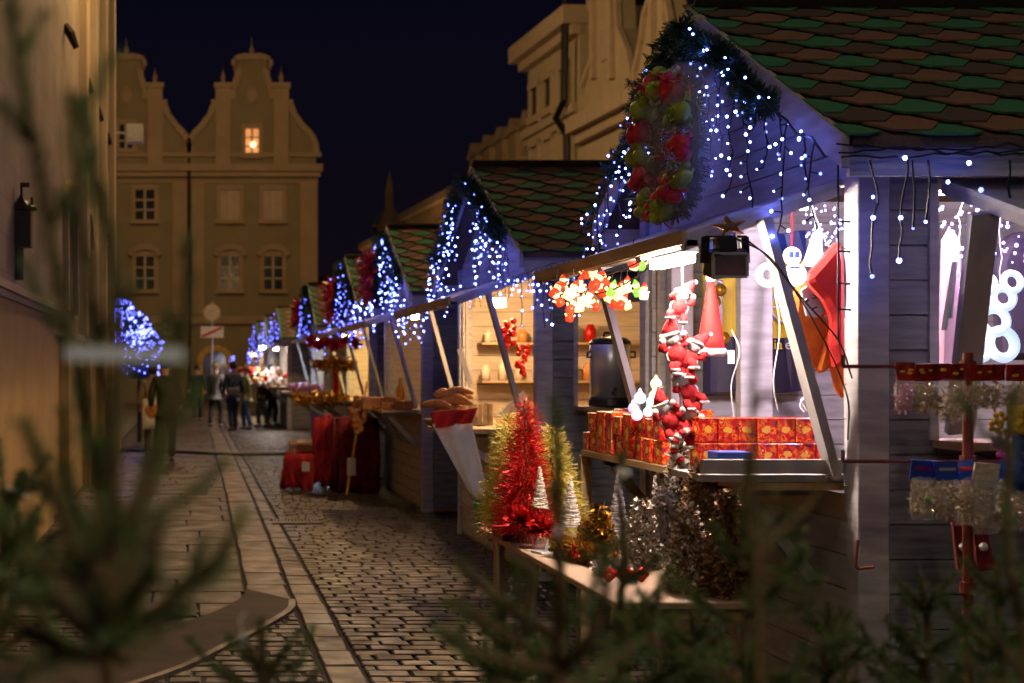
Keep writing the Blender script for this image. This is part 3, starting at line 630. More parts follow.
def shelf(st, yn, W, x0, zs=1.15, m='wood', yl=None):
    b = MB(); y0,y1 = yn+.17,yn+W-.15
    if yl: b.box(x0+.5,XF+.35,y0+yl,y1,zs-.03,zs); y1 = y0+yl-.003
    b.box(x0,XF+.35,y0,y1,zs-.03,zs)
    s = b.build('counter', M[m], st)
    for y in (y0+.25,(y0+y1)/2,y1-.25): b = MB(); b.bar((XF-.01,y,zs-.42),(x0+.08,y,zs-.03),.04,.05); b.box(x0+.05,XF-.002,y-.02,y+.02,zs-.07,zs-.032); b.build('bracket', M['batten'], s)
    return s
S = [(5.5,2.65),(10.6,3.1),(15.8,3.1),(20.5,3.0),(27.4,3.0),(37.8,3.0),(44.0,3.0),(50.0,3.0)]
LAB = ['nearest grey wooden stall with red boxes and plush dolls in its open front',
 'second grey stall, with the steel urn in its side opening and bread on its counter',
 'third stall along the row, its lilac front boards below a counter of small brown goods',
 'fourth stall along the row, with glowing yellow decorations over its counter',
 'fifth stall, small dark roof above pink goods at the centre left',
 'grey stall with a blank side wall behind the red draped chair, with bright pale props',
 'small far stall just behind the grey blank sided one, with a bright white lamp',
 'farthest stall of the row, small and blurred behind the group of visitors']
ST = []
for i,((yn,W),lab) in enumerate(zip(S,LAB)):
    st = stall(i, yn, W, lab, sideop=(i<2)); ST.append(st)
    shelf(st, yn, W, {0:2.2,1:1.90,2:2.15,3:1.9,4:1.9}.get(i,2.05), yl={1:.62}.get(i))
# lamps that light the stalls
def lampmat(name,c,s): 
    M[name] = emit(name,c,s); return M[name]
def tube_lamp(c, ln, watt, col, lab, axis='y', w_=.05):
    area = 2*(ln*w_*2+w_*w_); o = empty('batten_lamp', c, lab, 'lamp', 'work lamps under the stall flaps')
    b = MB(); dx,dy = (w_/2,ln/2) if axis=='y' else (ln/2,w_/2)
    b.box(c[0]-dx,c[0]+dx,c[1]-dy,c[1]+dy,c[2]-w_/2,c[2]+w_/2*.6)
    b.build('diffuser', lampmat('lamp_glow_%d'%len(M), col, watt/(math.pi*area)), o)
    b = MB(); b.box(c[0]-dx-.01,c[0]+dx+.01,c[1]-dy-.01,c[1]+dy+.01,c[2]+w_/2*.6,c[2]+w_/2+.02); b.build('housing', M['whitep'], o)
    return o
WARM = (1,.60,.28); PALE = (1,.80,.62); COOL = (.72,.82,1); PINKISH = (1,.72,.72)
tube_lamp((2.05,6.05,2.068), .42, 150, PALE, 'bright white strip lamp under the open flap of the nearest stall')
tube_lamp((2.44,5.745,2.262), .10, 20, (1,.72,.62), 'small lamp tucked behind the near end of the flap frame', axis='x', w_=.03)  # extra lamp out of view, added for the fronts of the red boxes
tube_lamp((3.2,5.95,2.36), .3, 95, (.95,.70,1), 'strip lamp inside the nearest stall, high behind the front boards', axis='x')
tube_lamp((2.72,12.5,2.20), .12, 130, WARM, 'bright warm lamp inside the stall with the steel urn', w_=.09)
tube_lamp((3.3,11.2,2.35), .2, 85, WARM, 'warm lamp above the steel urn inside the second stall')
tube_lamp((2.72,17.2,2.25), .12, 40, WARM, 'dim warm lamp inside the stall with the lilac front boards', w_=.07)
tube_lamp((2.45,22.3,2.12), .35, 150, (1,.66,.25), 'strong yellow lamp over the counter with golden decorations', w_=.08)
tube_lamp((2.6,28.9,2.2), .3, 140, COOL, 'cool lamp inside the stall with pink sweets', w_=.07)
tube_lamp((2.35,38.9,2.2), .3, 260, (1,.85,.75), 'white lamp inside the blank sided grey stall', w_=.1)
tube_lamp((2.3,45.2,2.3), .2, 300, (.85,.9,1), 'glaring white lamp of the small far stall', w_=.16)
tube_lamp((2.3,51.5,2.2), .2, 260, WARM, 'warm lamp of the farthest stall', w_=.14)
# street lamps above the frame, and added unseen lamps
def street_lamp(x,y,z,watt,col,lab,r=.22):
    o = empty('street_lamp', (x,y,z), lab, 'street lamp', 'street lamps above the stalls')
    b = MB(); b.ball((x,y,z), r, 12, 8); b.build('globe', lampmat('street_glow_%d'%len(M), col, watt/(math.pi*4*math.pi*r*r)), o)
    b = MB(); b.lathe([(.30,r*.6),(.22,r*1.1),(.05,r*1.4)],(x,y,z),12); b.build('hood', M['iron'], o)
    b = MB(); b.tube([(-1.5,y,z+r*1.4+.5),(x,y,z+r*1.4),(12,y,z+r*1.4+.6)],.012,4); b.build('span_wire', M['iron'], o)
SOD = (1,.60,.27)
tube_lamp((2.0,-.6,2.6), .5, 130, (1,.80,.52), 'lamp of the stall behind the photographer, out of the picture')  # no stall built here, unseen lamp added to light the spruces
street_lamp(-.9,-1.6,4.6,95,(1,.70,.42),'street lamp on a span wire behind the photographer, above the picture')  # added out of view to brighten the nearest spruces
street_lamp(1.0,2.0,8.5,190,(1,.80,.58),'street lamp on a span wire over the nearest trees, above the picture')  # added out of view for the near stall roof and the spruces
street_lamp(.1,18.5,8.2,330,(1,.60,.22),'small street lamp on a span wire close to the left house, above the picture',r=.14)
street_lamp(3.6,17.5,9.5,200,SOD,'street lamp on a span wire above the third stall, above the picture')
street_lamp(4.5,34,13.5,3400,SOD,'street lamp on a span wire over the fifth stall, above the picture')
street_lamp(-.5,50,16.5,2700,SOD,'street lamp on a span wire before the gabled town house, above the picture')
def fill_lamp(x,y,z,watt,col,lab):  # added lamps, unseen behind the stalls, to light the distant houses
    o = empty('lamp_post', (x,y,0), lab, 'street lamp'); b = MB(); b.ball((x,y,z),.25,12,8); b.build('globe', lampmat('post_glow_%d'%len(M), col, watt/(math.pi*4*math.pi*.0625)), o)
    b = MB(); b.tube([(x,y,0),(x,y,1),(x,y,z-.25)],[.1,.06,.05],8); b.build('pole', M['iron'], o)
fill_lamp(12.3,76,6.0,420,SOD,'lamp post hidden behind the third stall, lighting the distant houses')
fill_lamp(10.0,97,5.0,420,SOD,'farthest lamp post, hidden behind the fourth stall')
# ------------------------------------------------------------------ scattered blades (needles, tinsel, scales), vectorised
def blades(b, base, dirs, ln, wd, m=0, bend=.0, seg=1):
    """flat tapered blades; base (n,3), dirs (n,3) unit"""
    n = len(base); base = np.asarray(base); dirs = np.asarray(dirs)
    dirs = dirs/np.linalg.norm(dirs,axis=1)[:,None]
    rnd = RNG.normal(size=(n,3)); sd = np.cross(dirs, rnd); sd /= np.linalg.norm(sd,axis=1)[:,None]
    ln = np.broadcast_to(ln,(n,))[:,None]; wd = np.broadcast_to(wd,(n,))[:,None]
    up = np.cross(sd,dirs)
    if seg == 1:
        V = np.stack([base-sd*wd/2, base+sd*wd/2, base+dirs*ln+sd*wd*.25, base+dirs*ln-sd*wd*.25],1).reshape(-1,3)
        Fc = np.arange(n*4).reshape(n,4)
    else:
        rows = []
        for k in range(seg+1):
            t = k/seg; c = base+dirs*ln*t+up*ln*bend*t*t*(1); w_ = wd*(1-.6*t)
            rows += [c-sd*w_/2, c+sd*w_/2]
        V = np.stack(rows,1).reshape(-1,3); q = []
        st_ = np.arange(n)*(2*(seg+1))
        for k in range(seg): q.append(np.stack([st_+2*k, st_+2*k+1, st_+2*k+3, st_+2*k+2],1))
        Fc = np.concatenate(q)
    mm = m if isinstance(m,int) else list(RNG.choice(m[0], size=len(Fc), p=m[1]))
    b.np_add(V, Fc, mm)
def along(path, n):
    P_ = np.array([list(p) for p in path]); d = np.linalg.norm(np.diff(P_,axis=0),axis=1); s = np.concatenate([[0],np.cumsum(d)])
    t = RNG.uniform(0,s[-1],n); i = np.clip(np.searchsorted(s,t)-1,0,len(d)-1); f = ((t-s[i])/d[i])[:,None]
    return P_[i]*(1-f)+P_[i+1]*f, (P_[i+1]-P_[i])/d[i][:,None], t/s[-1]
def garland(b, path, n, ln, wd, spread=1.0, m=0, fwd=.2):
    p, t, u = along(path, n); r = RNG.normal(size=(n,3)); r -= t*np.sum(r*t,axis=1)[:,None]; r /= np.linalg.norm(r,axis=1)[:,None]
    blades(b, p, r*spread+t*fwd, RNG.uniform(.6,1,n)*ln, wd, m)
# ------------------------------------------------------------------ fir garlands and LED strings on the gables
def ledmesh(r, m, name='bulb'):
    b = MB(); b.ball((0,0,0), r, 6, 4); me = bpy.data.meshes.new(name); me.from_pydata(b.v,[],b.f); me.materials.append(m); me.polygons.foreach_set('use_smooth',[True]*len(b.f)); return me
LEDN = [ledmesh(.0064,M['led']), ledmesh(.0080,M['led']), ledmesh(.0092,M['led']), ledmesh(.0105,M['led_far']), ledmesh(.013,M['led_far']), ledmesh(.015,M['led_far'])]
LEDV = {}
def put_bulbs(o, pts, me):
    if me.name not in LEDV:
        far = me.materials[0] == M['led_far']; vs = [me]
        for k in (('led_far_b',) if far else ('led_b','led_c')): q = me.copy(); q.materials[0] = M[k]; vs.append(q)
        LEDV[me.name] = vs
    for p in pts[:100]:
        c = bpy.data.objects.new('bulb', random.choice(LEDV[me.name]+[me])); COL.objects.link(c); c.parent = o; c.location = Vector(p)-ORG[o.name]; c.scale = [random.choice((.6,.75,.9,1,1.1))]*3
def drop(b, p, length, r=.0035, wob=.012):
    q = [Vector(p)]; 
    n = max(3,int(length/.05))
    for k in range(n): q.append(q[-1]+Vector((random.uniform(-wob,wob),random.uniform(-wob,wob)*1.5,-length/n)))
    b.tube(q, r, 4, cap=False); return q
def rake_pt(yn,W,t,side,dx=-.06,dz=-.05):
    yc = yn+W/2; ye = yc+side*(W/2+OH); return Vector((XR+dx, yc+(ye-yc)*t, ZA+(ZE-ZA)*t+dz))
ORDN = ['nearest','second','third','fourth','fifth','sixth','seventh','eighth']
def gable_lights(i, yn, W, nnear, nfar, me, wr=.0035, maxd=.55):
    for side,n,word in ((-1,nnear,'near'),(1,nfar,'far')):
        o = empty('icicle_lights', rake_pt(yn,W,.5,side), 'blue white icicle lights hanging along the %s slope of the %s stall gable'%(word,ORDN[i]), 'string lights', 'icicle lights on the stall gables')
        b = MB(); main = [rake_pt(yn,W,t,side,-.07-.02*random.random(),-.05+random.uniform(-.02,.02)) for t in np.linspace(.12,1.0,14)]
        b.tube(main, wr*1.3, 4, cap=False); pts = []; 
        nd = max(5,int(n/7)); t = .14
        for k in range(nd):
            t = .16+.82*(k+.5)/nd; p = rake_pt(yn,W,t+random.uniform(-.02,.02),side,-.075 if i<2 else -.03-random.uniform(0,.18))
            ln = random.choice((.18,.32,.45,maxd))*random.uniform(.8,1.1); 
            if p.z-ln < 2.15: ln = max(.12, p.z-2.12)
            q = drop(b, p, ln, wr); m_ = max(2,int(n/nd*ln/.33))
            for j in range(m_):
                a = q[min(len(q)-1,int((j+.7)/m_*(len(q)-1)+.5))]; tw = Vector((random.uniform(-.03,.02),random.uniform(-.035,.035),random.uniform(-.03,.01)))
                b.tube([a,a+tw], wr*.9, 4, cap=False); pts.append(a+tw*1.15)
        for k in range(max(4,n//7)):
            p = rake_pt(yn,W,random.uniform(.1,1),side,-.10,-.03+random.uniform(-.04,.04)); pts.append(p)
        b.build('wire', M['wire'], o); random.shuffle(pts); put_bulbs(o, pts, me)
def fir(i, yn, W, t0=-.02, t1=.62, n=2600, rad=.10):
    for side in (-1,1):
        path = [rake_pt(yn,W,t,side,-.05-.015*math.sin(t*9),-.07-.03*math.sin(t*14+i)) for t in np.linspace(0,t1 if side<0 else t1*.95,24)]
        b = MB(); garland(b, path, n, rad, .007, 1, 0, .3)
        for k in range(26):
            j = random.randrange(len(path)); p = path[j]; d = Vector((random.uniform(-1,.1),random.uniform(-1,1),random.uniform(-1,.6))).normalized()
            e = p+d*random.uniform(.07,.14); garland(b, [p,e], 60, .045, .006, 1, 0, .7)
        b.tube(path, .012, 5)
        tag(b.build('fir_garland', M['fir']), 'dark green fir garland along the %s slope of the %s stall gable'%('near' if side<0 else 'far', ORDN[i]), 'garland', 'fir garlands on the stall gables')
CFG = [(84,70,0),(100,100,1),(100,90,2),(50,45,3),(34,30,3),(18,16,4),(9,8,4),(7,6,5)]
for i,((yn,W),(a,c,k)) in enumerate(zip(S,CFG)):
    if i: gable_lights(i, yn, W, a, c, LEDN[k], .0025, 1.05 if i<4 else .6)
    else: gable_lights(i, yn, W, a, c, LEDN[k])
    if i < 5: fir(i, yn, W, n=2600 if i<2 else 1400, rad=.085 if i==0 else .12, t1=.66 if i==0 else .78)
# icicle strings under the front flaps and in the gaps
def flap_lights(i, yn, W, n, me, y0=None, y1=None, z=2.16, x=1.95, lab=None, maxd=.25):
    y0 = yn if y0 is None else y0; y1 = yn+W if y1 is None else y1
    o = empty('icicle_lights', (x,(y0+y1)/2,z), lab or 'blue white icicle lights along the flap edge of the %s stall'%ORDN[i], 'string lights', 'icicle lights on the stall flaps')
    b = MB(); b.tube([(x,y0+(y1-y0)*t,z+random.uniform(-.015,.015)) for t in np.linspace(0,1,12)], .004, 4, cap=False); pts = []
    nd = max(3,n//4)
    for k in range(nd):
        p = Vector((x,y0+(y1-y0)*(k+.5)/nd,z)); q = drop(b,p,random.uniform(.08,maxd)); 
        for j in range(4): pts.append(q[min(len(q)-1,1+int(j/4*len(q)))]+Vector((random.uniform(-.02,.02),random.uniform(-.03,.03),0)))
    b.build('wire', M['wire'], o); put_bulbs(o, pts, me)
flap_lights(1, 10.6,3.1,60,LEDN[1], 8.6, 10.7, 2.30, 2.42, 'dense blue white icicle lights hanging in the gap between the nearest two stalls', .42)
flap_lights(2, 15.8,3.1,56,LEDN[2], 13.6, 15.9, 2.26, 2.30, 'blue white icicle lights hanging in the gap between the second and third stalls', .40)
flap_lights(3, 20.5,3.0,48,LEDN[3], 18.8, 20.6, 2.30,2.3, 'blue icicle lights in the gap between the third and fourth stalls', .45)
flap_lights(4, 27.4,3.0,44,LEDN[3], 23.6, 27.4, 2.3,2.3, 'blue icicle lights in the gap between the fourth and fifth stalls', .5)
flap_lights(5, 37.8,3.0,28,LEDN[4], 38, 40.8, 2.2, 1.9, None, .6)
flap_lights(6, 44,3.0,28,LEDN[4], 44, 47, 2.2, 1.9, None, .6)
flap_lights(7, 50,3.0,40,LEDN[5], 48, 53, 2.1, 1.5, None, .8)
# eave string of the nearest stall: along the near eave, round the corner
o = empty('icicle_lights', (2.8,5.15,2.38), 'sparse white bulbs on a tangled dark cable along the near eave of the nearest stall', 'string lights', 'icicle lights on the stall gables')
b = MB(); pts = []
for s in range(3):
    if s: b.build('cable', M['wire'], o); b = MB()
    b.tube([(XR-.05+x, 5.17-.02*s, 2.42-.015*s-.02*abs(math.sin(x*5+s*2))+random.uniform(-.008,.008)) for x in np.linspace(0,1.2,26)], .0045, 4, cap=False)
for px,py in ((905,158),(969,163),(981,190),(1014,205),(948,182),(873,197)): pts.append(P(px,py,5.12))
for px,l in ((870,.42),(912,.25),(908,.36),(928,.22),(1010,.15)):
    q = drop(b, P(px,160,5.14), l, .004); pts += [q[-1], q[len(q)//2]] if l>.3 else [q[-1]]
b.build('wire', M['wire'], o); put_bulbs(o, pts, ledmesh(.009,M['led']))
# string down the front corner post
o = empty('corner_lights', (2.55,5.48,2.0), 'white bulbs on a dark cable running down the front corner post beside the red hat', 'string lights')
b = MB(); q = [Vector(P(838,y,5.44)) for y in (150,185,222,251,284,309,340)]; b.tube(bez(q,4),.004,4,cap=False); b.build('cable', M['wire'], o); b = MB(); pts=[]
for y in (221,251,283,309):
    p = P(838,y,5.44); e = P(851,y+1,5.42); b = MB(); b.tube([p,e],.0045,4); b.build('lead', M['wire'], o); pts.append(P(853,y+1,5.42))
put_bulbs(o, pts, ledmesh(.0085,M['led']))
# ------------------------------------------------------------------ wreaths on the gables
def wreath(i, c, Rr, lab, big=True):
    o = empty('hanging_wreath', c, lab, 'wreath', 'wreaths hanging from the stall gables')
    c = Vector(c); ring = [c+Vector((0,Rr*math.cos(t),Rr*math.sin(t)*1.08)) for t in np.linspace(0,2*math.pi,33)]
    b = MB(); garland(b, ring, 2600 if big else 700, .075 if big else .12, .007 if big else .012, 1, 0, .2); b.tube(ring,.03,6); b.build('fir_ring', M['fir'], o)
    # ribbon loops
    for k in range(14 if big else 6):
        t = k*2*math.pi/(14 if big else 6)+random.uniform(-.15,.15); p = c+Vector((-.07,Rr*math.cos(t),Rr*math.sin(t)*1.08)); b = MB()
        if big:
            for q in range(5):
                e = p+Vector((random.uniform(-.05,.02),random.uniform(-.05,.05),random.uniform(-.05,.05))); b.ball(e, random.uniform(.03,.05), 9, 7, (random.uniform(.5,1),random.uniform(.6,1.2),random.uniform(.6,1.2)), 0, Matrix.Rotation(random.uniform(0,3),4,Vector((random.random(),random.random(),1)).normalized()))
            n = 60; d = RNG.normal(size=(n,3)); d[:,0] = -abs(d[:,0]); blades(b, np.tile(np.array(p),(n,1))+RNG.normal(0,.03,(n,3)), d, RNG.uniform(.03,.06,n), .012, 0, .7, 3)
        else:
            n = 34; d = RNG.normal(size=(n,3)); d[:,0] = -abs(d[:,0])*.8; blades(b, np.tile(np.array(p),(n,1)), d, RNG.uniform(.07,.13,n)*1.3, .05, 0, .75, 4)
        b.build('ribbon', M['ribbon_r'] if (k%2 or not big) else M['ribbon_g'], o, smooth=True)
    if big:
        for (px,py,mm) in ((678,127,'bauble_s'),(681,195,'bauble_s'),(672,214,'bauble_r'),(697,150,'bauble_r'),(655,100,'bauble_g'),(664,178,'bauble_r'),(690,92,'bauble_r')):
            p = P(px,py,c.y-.02*random.random()); p.x = c.x-.13; b = MB(); 
            p = P(px,py,6.35 if px>675 else 6.6); b.ball(p,.03,14,9); b.lathe([(.008,.028),(.008,.04)],p,8); b.build('bauble', M[mm], o, smooth=True)
        b = MB()
        for k in range(3):
            p = P(668+k*8,130+k*14,6.3); q=[]
            for j in range(22): q.append(p+Vector((.03*math.cos(j*.9),.0,.025*math.sin(j*.9)-j*.0018+j*.003*(k-1))))
            b.tube(q,.0025,4)
        b.build('curling_ribbon', M['bauble_s'], o, smooth=True)
        b = MB(); rim = MB(); mt = Matrix.Rotation(R(90),4,'Y') @ Matrix.Diagonal((1.08,1,1,1))
        b.lathe([(.02,-.15),(.20,-.145),(.30,-.11),(.35,-.04),(.36,.03),(.33,.09)], c+Vector((.03,0,0)), 26, 0, mt); b.f.pop(); b.m.pop(); b.build('clear_wrap', M['mesh'], o, smooth=True)
        b = MB()
        for dy in (-.05,.05): b.tube([c+Vector((0,dy,Rr*1.1)), Vector((XR-.03,6.82,3.18))],.003,4)
        b.build('hanging_cord', M['wire'], o)
wreath(0, (2.24,6.55,2.63), .27, 'large wreath with red and green ribbons in clear wrap on the nearest gable')
for i in (2,3,4): 
    yn,W = S[i]; wreath(i,(2.27,yn+W/2,2.72), .20, 'small red ribboned wreath hanging from the %s stall gable'%ORDN[i], False)
# ------------------------------------------------------------------ star, floodlight, cables on the near flap
b = MB(); c = P(731,226,5.5); pts = []
for k in range(10):
    a = R(90+36*k+12); r = .062 if k%2==0 else .024; pts.append(c+Vector((r*math.cos(a)*1.25,0,r*math.sin(a)*.75)))
b.prism(pts,(0,.03,0)); o = b.build('star_ornament', M['conegold'], bevel=.006); tag(o,'dull gold star ornament lying on the flap edge above the black floodlight','ornament')
c = P(725,263,5.45); o = empty('halogen_floodlight', c, 'black halogen floodlight with a dark glass front hanging under the near flap corner', 'floodlight')
rt = R(-6); b = MB(); b.obox(c,(.135,.08,.10),rz=R(8),rx=R(18),ry=rt); b.obox(c+Vector((-.0,0,.072)),(.07,.07,.06),ry=rt); 
for k in range(5): b.obox(c+Vector((-.05+.025*k,.045,.02)),(.006,.03,.07),ry=rt)
b.build('housing', M['black'], o, bevel=.006)
b = MB(); b.obox(c+Vector((0,-.048,-.012)),(.118,.008,.078),rz=R(8),rx=R(18),ry=rt); b.build('glass', M['lamp_glass'], o)
b = MB(); q = [c+Vector((x,-.052,z-.012)) for x,z in ((-.064,-.044),(.064,-.044),(.064,.044),(-.064,.044),(-.064,-.044))]
for k in range(4): b.bar(q[k],q[k+1],.010,.012,up=(0,1,0))
b.build('rim', M['paint_light'], o)
b = MB(); b.bar(c+Vector((-.08,.0,-.0)),c+Vector((-.075,.0,.10)),.008,.03); b.bar(c+Vector((.08,.0,-.0)),c+Vector((.075,.0,.10)),.008,.03); b.bar(c+Vector((-.079,0,.10)),c+Vector((.079,0,.10)),.03,.008); b.build('bracket', M['iron'], o)
b = MB(); b.tube(bez([P(735,238,5.42),P(768,256,5.35),P(800,296,5.3),P(838,340,5.35),P(852,378,5.46)],8),.0035,6); b.tube(bez([P(742,236,5.42),P(772,262,5.4),P(812,318,5.4),P(846,392,5.46),P(848,440,5.47)],8),.003,6)
tag(b.build('lamp_cable', M['black']), 'dark cable looping from the black floodlight down to the corner post', 'cable')
# ------------------------------------------------------------------ glowing figure lights under the near flap
o = empty('figure_lights', P(600,290,7.0), 'string of glowing red and cream figure lanterns under the nearest stall flap', 'string lights')
b = MB(); b.tube(sag(P(545,274,7.9),P(650,256,6.6),.06,10),.004,4); b.tube(sag(P(548,280,7.9),P(648,268,6.7),.10,10),.004,4)
random.seed(11); spots = [(556,290,0),(563,283,0),(558,299,2),(572,291,1),(580,285,1),(585,272,0),(592,270,1),(597,281,2),(604,279,0),(578,303,1),(572,306,0),(570,315,2),(588,298,1),(594,304,2),(601,290,0),(607,294,1),(613,300,2),(620,292,1),(612,289,3),(627,285,1),(622,302,0),(626,303,1),(635,263,1),(641,262,3),(632,258,2),(637,289,3),(644,292,1)]
w_ = MB()
for px,py,k in spots:
    p = P(px,py,random.uniform(6.9,7.8)); lm = MB(); s = random.uniform(.8,1.12); tilt = Matrix.Rotation(random.uniform(-.6,.6),4,'Y') @ Matrix.Rotation(random.uniform(-.5,.5),4,'Z')
    body = [(.004,-.045*s),(.022*s,-.042*s),(.027*s,-.02*s),(.020*s,.002),(.012*s,.008*s)]
    lm.lathe(body, p, 9, {0:1,1:0,2:1,3:2}[k], tilt); lm.ball(p+tilt@Vector((0,0,.020*s)), .019*s, 9, 6, m=0); lm.lathe([(.020*s,.028*s),(.012*s,.042*s),(.002,.056*s)], p, 9, {0:1,1:1,2:1,3:2}[k], tilt)
    lm.tube([p+tilt@Vector((.02*s,0,-.01*s)),p+tilt@Vector((.035*s,0,.004*s))],.006*s,5); lm.tube([p+tilt@Vector((-.02*s,0,-.01*s)),p+tilt@Vector((-.035*s,0,.004*s))],.006*s,5)
    lm.build('figure_lamp', [M['lantern_w'],M['lantern_r'],M['lantern_g']], o, smooth=True)
    w_.tube([p+Vector((0,0,.05)), Vector((p.x+.01,p.y,p.z+.05+random.uniform(.03,.08)))],.002,4)
b.np_add(np.array(w_.v), np.zeros((0,4),int)); b.f += []; b.build('cable', M['wire'], o); w_.build('lead', M['wire'], o)
for px,py in ((640,258),(636,291)):
    p = P(px,py,6.8); b = MB(); 
# ------------------------------------------------------------------ plush chain
o = empty('plush_climber_chain', P(682,350,6.2), 'chain of red and white plush Father Christmas dolls climbing a cord beside the red boxes', 'decoration')
b = MB(); b.tube([P(682,235,6.2),P(683,320,6.2),P(680,420,6.2)],.004,5); b.build('cord', M['whitewire'], o)
def plush(px,py,s,face,tilt,name='plush_doll'):
    p = P(px,py,6.15); mt = Matrix.Rotation(tilt,4,'Y'); V = lambda x,y,z: p+mt@Vector((x*s,y*s,z*s))
    d = MB(); d.ball(V(0,0,-.045),.052*s,14,9,(1,.8,1.05),0,mt); d.ball(V(0,-.005,.03),.036*s,12,8,(1,.9,1),1)
    d.lathe([(.040*s,.0),(.034*s,.03*s),(.018*s,.065*s),(.006*s,.09*s)], V(.006,0,.05), 12, 0, Matrix.Rotation(tilt+.35,4,'Y')); d.torus(V(0,0,.052),.036*s,.011*s,mt,16,6,1)
    d.ball(V(.045,0,.125),.014*s,8,6,m=1)
    for sg in (-1,1):
        d.tube([V(sg*.035,0,-.01),V(sg*.062,-.02,.0),V(sg*.05,-.035,.03)],[.02*s,.017*s,.015*s],8,0); d.ball(V(sg*.05,-.035,.035),.017*s,8,6,m=1)
        d.tube([V(sg*.025,0,-.075),V(sg*.045,-.03,-.10),V(sg*.04,-.045,-.125)],[.024*s,.021*s,.02*s],8,0); d.torus(V(sg*.04,-.045,-.125),.018*s,.009*s,None,12,6,1)
    d.torus(V(0,-.01,-.045),.047*s,.010*s,mt @ Matrix.Rotation(R(90),4,'X'),18,6,1)
    d.build(name, [M['red'],M['white']], o, smooth=True)
plush(681,300,.75,1,.35); plush(673,345,.95,1,-.35); plush(691,352,.85,1,.5); plush(684,385,.8,1,-.5); plush(665,413,.85,0,-.5); plush(687,420,.88,0,.35)
# striped candy ring low behind
b = MB(); 
for k in range(16):
    t0 = R(-30+k*18); t1 = R(-30+(k+1)*18); c = P(690,447,6.1)
    b.tube([c+Vector((.07*math.cos(t0),0,.07*math.sin(t0))),c+Vector((.07*math.cos(t1),-.01,.07*math.sin(t1)))],.017,8,k%2)
tag(b.build('candy_cane_ring',[M['red'],M['white']],smooth=True),'pink and white striped curled decoration below the plush dolls','decoration')
# hanging Santa hat (tall cone)
def hat(px,py0,py1,Y,w0,lab):
    p = P(px,py1,Y); h = (py1-py0)*Y/F; o = empty('hanging_red_hat', p, lab, 'hat', 'red hats hanging in the near stall')
    b = MB(); b.lathe([(w0*.5*(1-t)**.9+.012, h*t) for t in np.linspace(0,1,7)], p, 16); b.build('cone', M['redflag'], o, smooth=True)
    b = MB(); b.torus(p,w0*.5,.020,None,20,8); 
    bb = b.build('fur_brim', M['white'], o, smooth=True); b = MB(); b.ball(p+Vector((0,0,h+.015)),.024,10,7); b.build('pompom', M['white'], o, smooth=True)
hat(711,281,352,6.35,.10,'tall narrow red hat with white fur brim hanging left of the white post')
# felt bag and big red cap at right
def flat(pts, Y, th, m, parent=None, name=None, bev=.008, origin=None):
    b = MB(); b.prism([P(x,y,Y) for x,y in pts],(0,th,0)); return b.build(name, M[m], parent, bevel=bev)
o = empty('felt_gift_bag', P(815,330,5.75), 'orange felt gift bag with a pale snowman face under the big red cap', 'felt bag')
flat([(797,288),(812,281),(828,296),(834,318),(832,350),(822,364),(806,377),(798,360),(793,326)],5.75,.05,'orange',o,'bag',.015)
f = flat([(801,290),(810,284),(824,296),(827,311),(818,318),(806,316)],5.735,.02,'whitep',o,'face_patch',.004)
b = MB()
for px,py in ((807,300),(814,297)): b.ball(P(px,py,5.73),.008,8,6)
b.bar(P(812,309,5.73),P(817,307,5.73),.006,.006); b.build('features', M['black'], f)
flat([(824,316),(834,313),(836,318),(828,322)],5.74,.03,'whitep',o,'drawstring',.004)
flat([(804,376),(812,373),(810,380)],5.74,.03,'white',o,'fur_tip',.004)
o = empty('big_red_cap', P(830,300,5.68), 'big red felt cap sloping down beside the corner post with white bulbs', 'hat', 'red hats hanging in the near stall')
flat([(842,238),(846,262),(846,362),(838,371),(833,345),(835,318),(826,300),(812,284),(809,276),(822,262)],5.66,.07,'redflag',o,'cap',.02)
flat([(818,372),(826,340),(838,320),(846,340),(846,400),(838,392),(832,366),(824,374)],5.72,.04,'orange',o,'lining_flap',.012)
# lit acrylic ornaments
def acryl(px,py,kind,Y,lab,nm='lit_snowman'):
    o = empty(nm, P(px,py,Y), lab, 'light ornament', 'lit clear ornaments hanging at the near stall')
    b = MB(); c = P(px,py,Y); k = Y/F
    if kind == 'man':
        b.ball(c+Vector((0,0,10*k)),9.5*k,12,8,(1,.4,1)); b.ball(c+Vector((3*k,0,-9*k)),12*k,12,8,(1,.4,1)); b.build('body', M['acryl'], o, smooth=True)
        b = MB(); b.box(c.x-5*k,c.x-2*k,c.y-.035,c.y-.02,c.z+8*k,c.z+14*k); b.box(c.x+1*k,c.x+4*k,c.y-.035,c.y-.02,c.z+8*k,c.z+14*k); b.box(c.x-5*k,c.x+3*k,c.y-.05,c.y-.03,c.z-3*k,c.z-1*k); b.build('features', M['blue'], o)
    if kind == 'bell':
        b.lathe([(.002,20*k),(4*k,18*k),(6*k,4*k),(9*k,-14*k),(11*k,-18*k),(.002,-18*k)], c, 12, 0, Matrix.Rotation(.15,4,'Y')); b.build('body', M['acryl'], o, smooth=True)
    if kind == 'ring':
        b.torus(c,9*k,4*k,Matrix.Rotation(R(90),4,'X'),20,8); b.build('body', M['acryl'], o, smooth=True)
    b = MB(); b.tube([c+Vector((0,0,18*k)), Vector((c.x,c.y,2.28))],.004,4); b.build('cord', M['red'] if kind=='man' else M['whitewire'], o)
acryl(792,266,'man',6.1,'glowing white snowman ornament with blue eyes on a red cord')
acryl(815,248,'bell',6.2,'glowing white bell shaped ornament hung highest by the corner post','lit_bell')
acryl(768,275,'ring',6.3,'glowing white ring ornament against the white post','lit_ring')
b = MB()
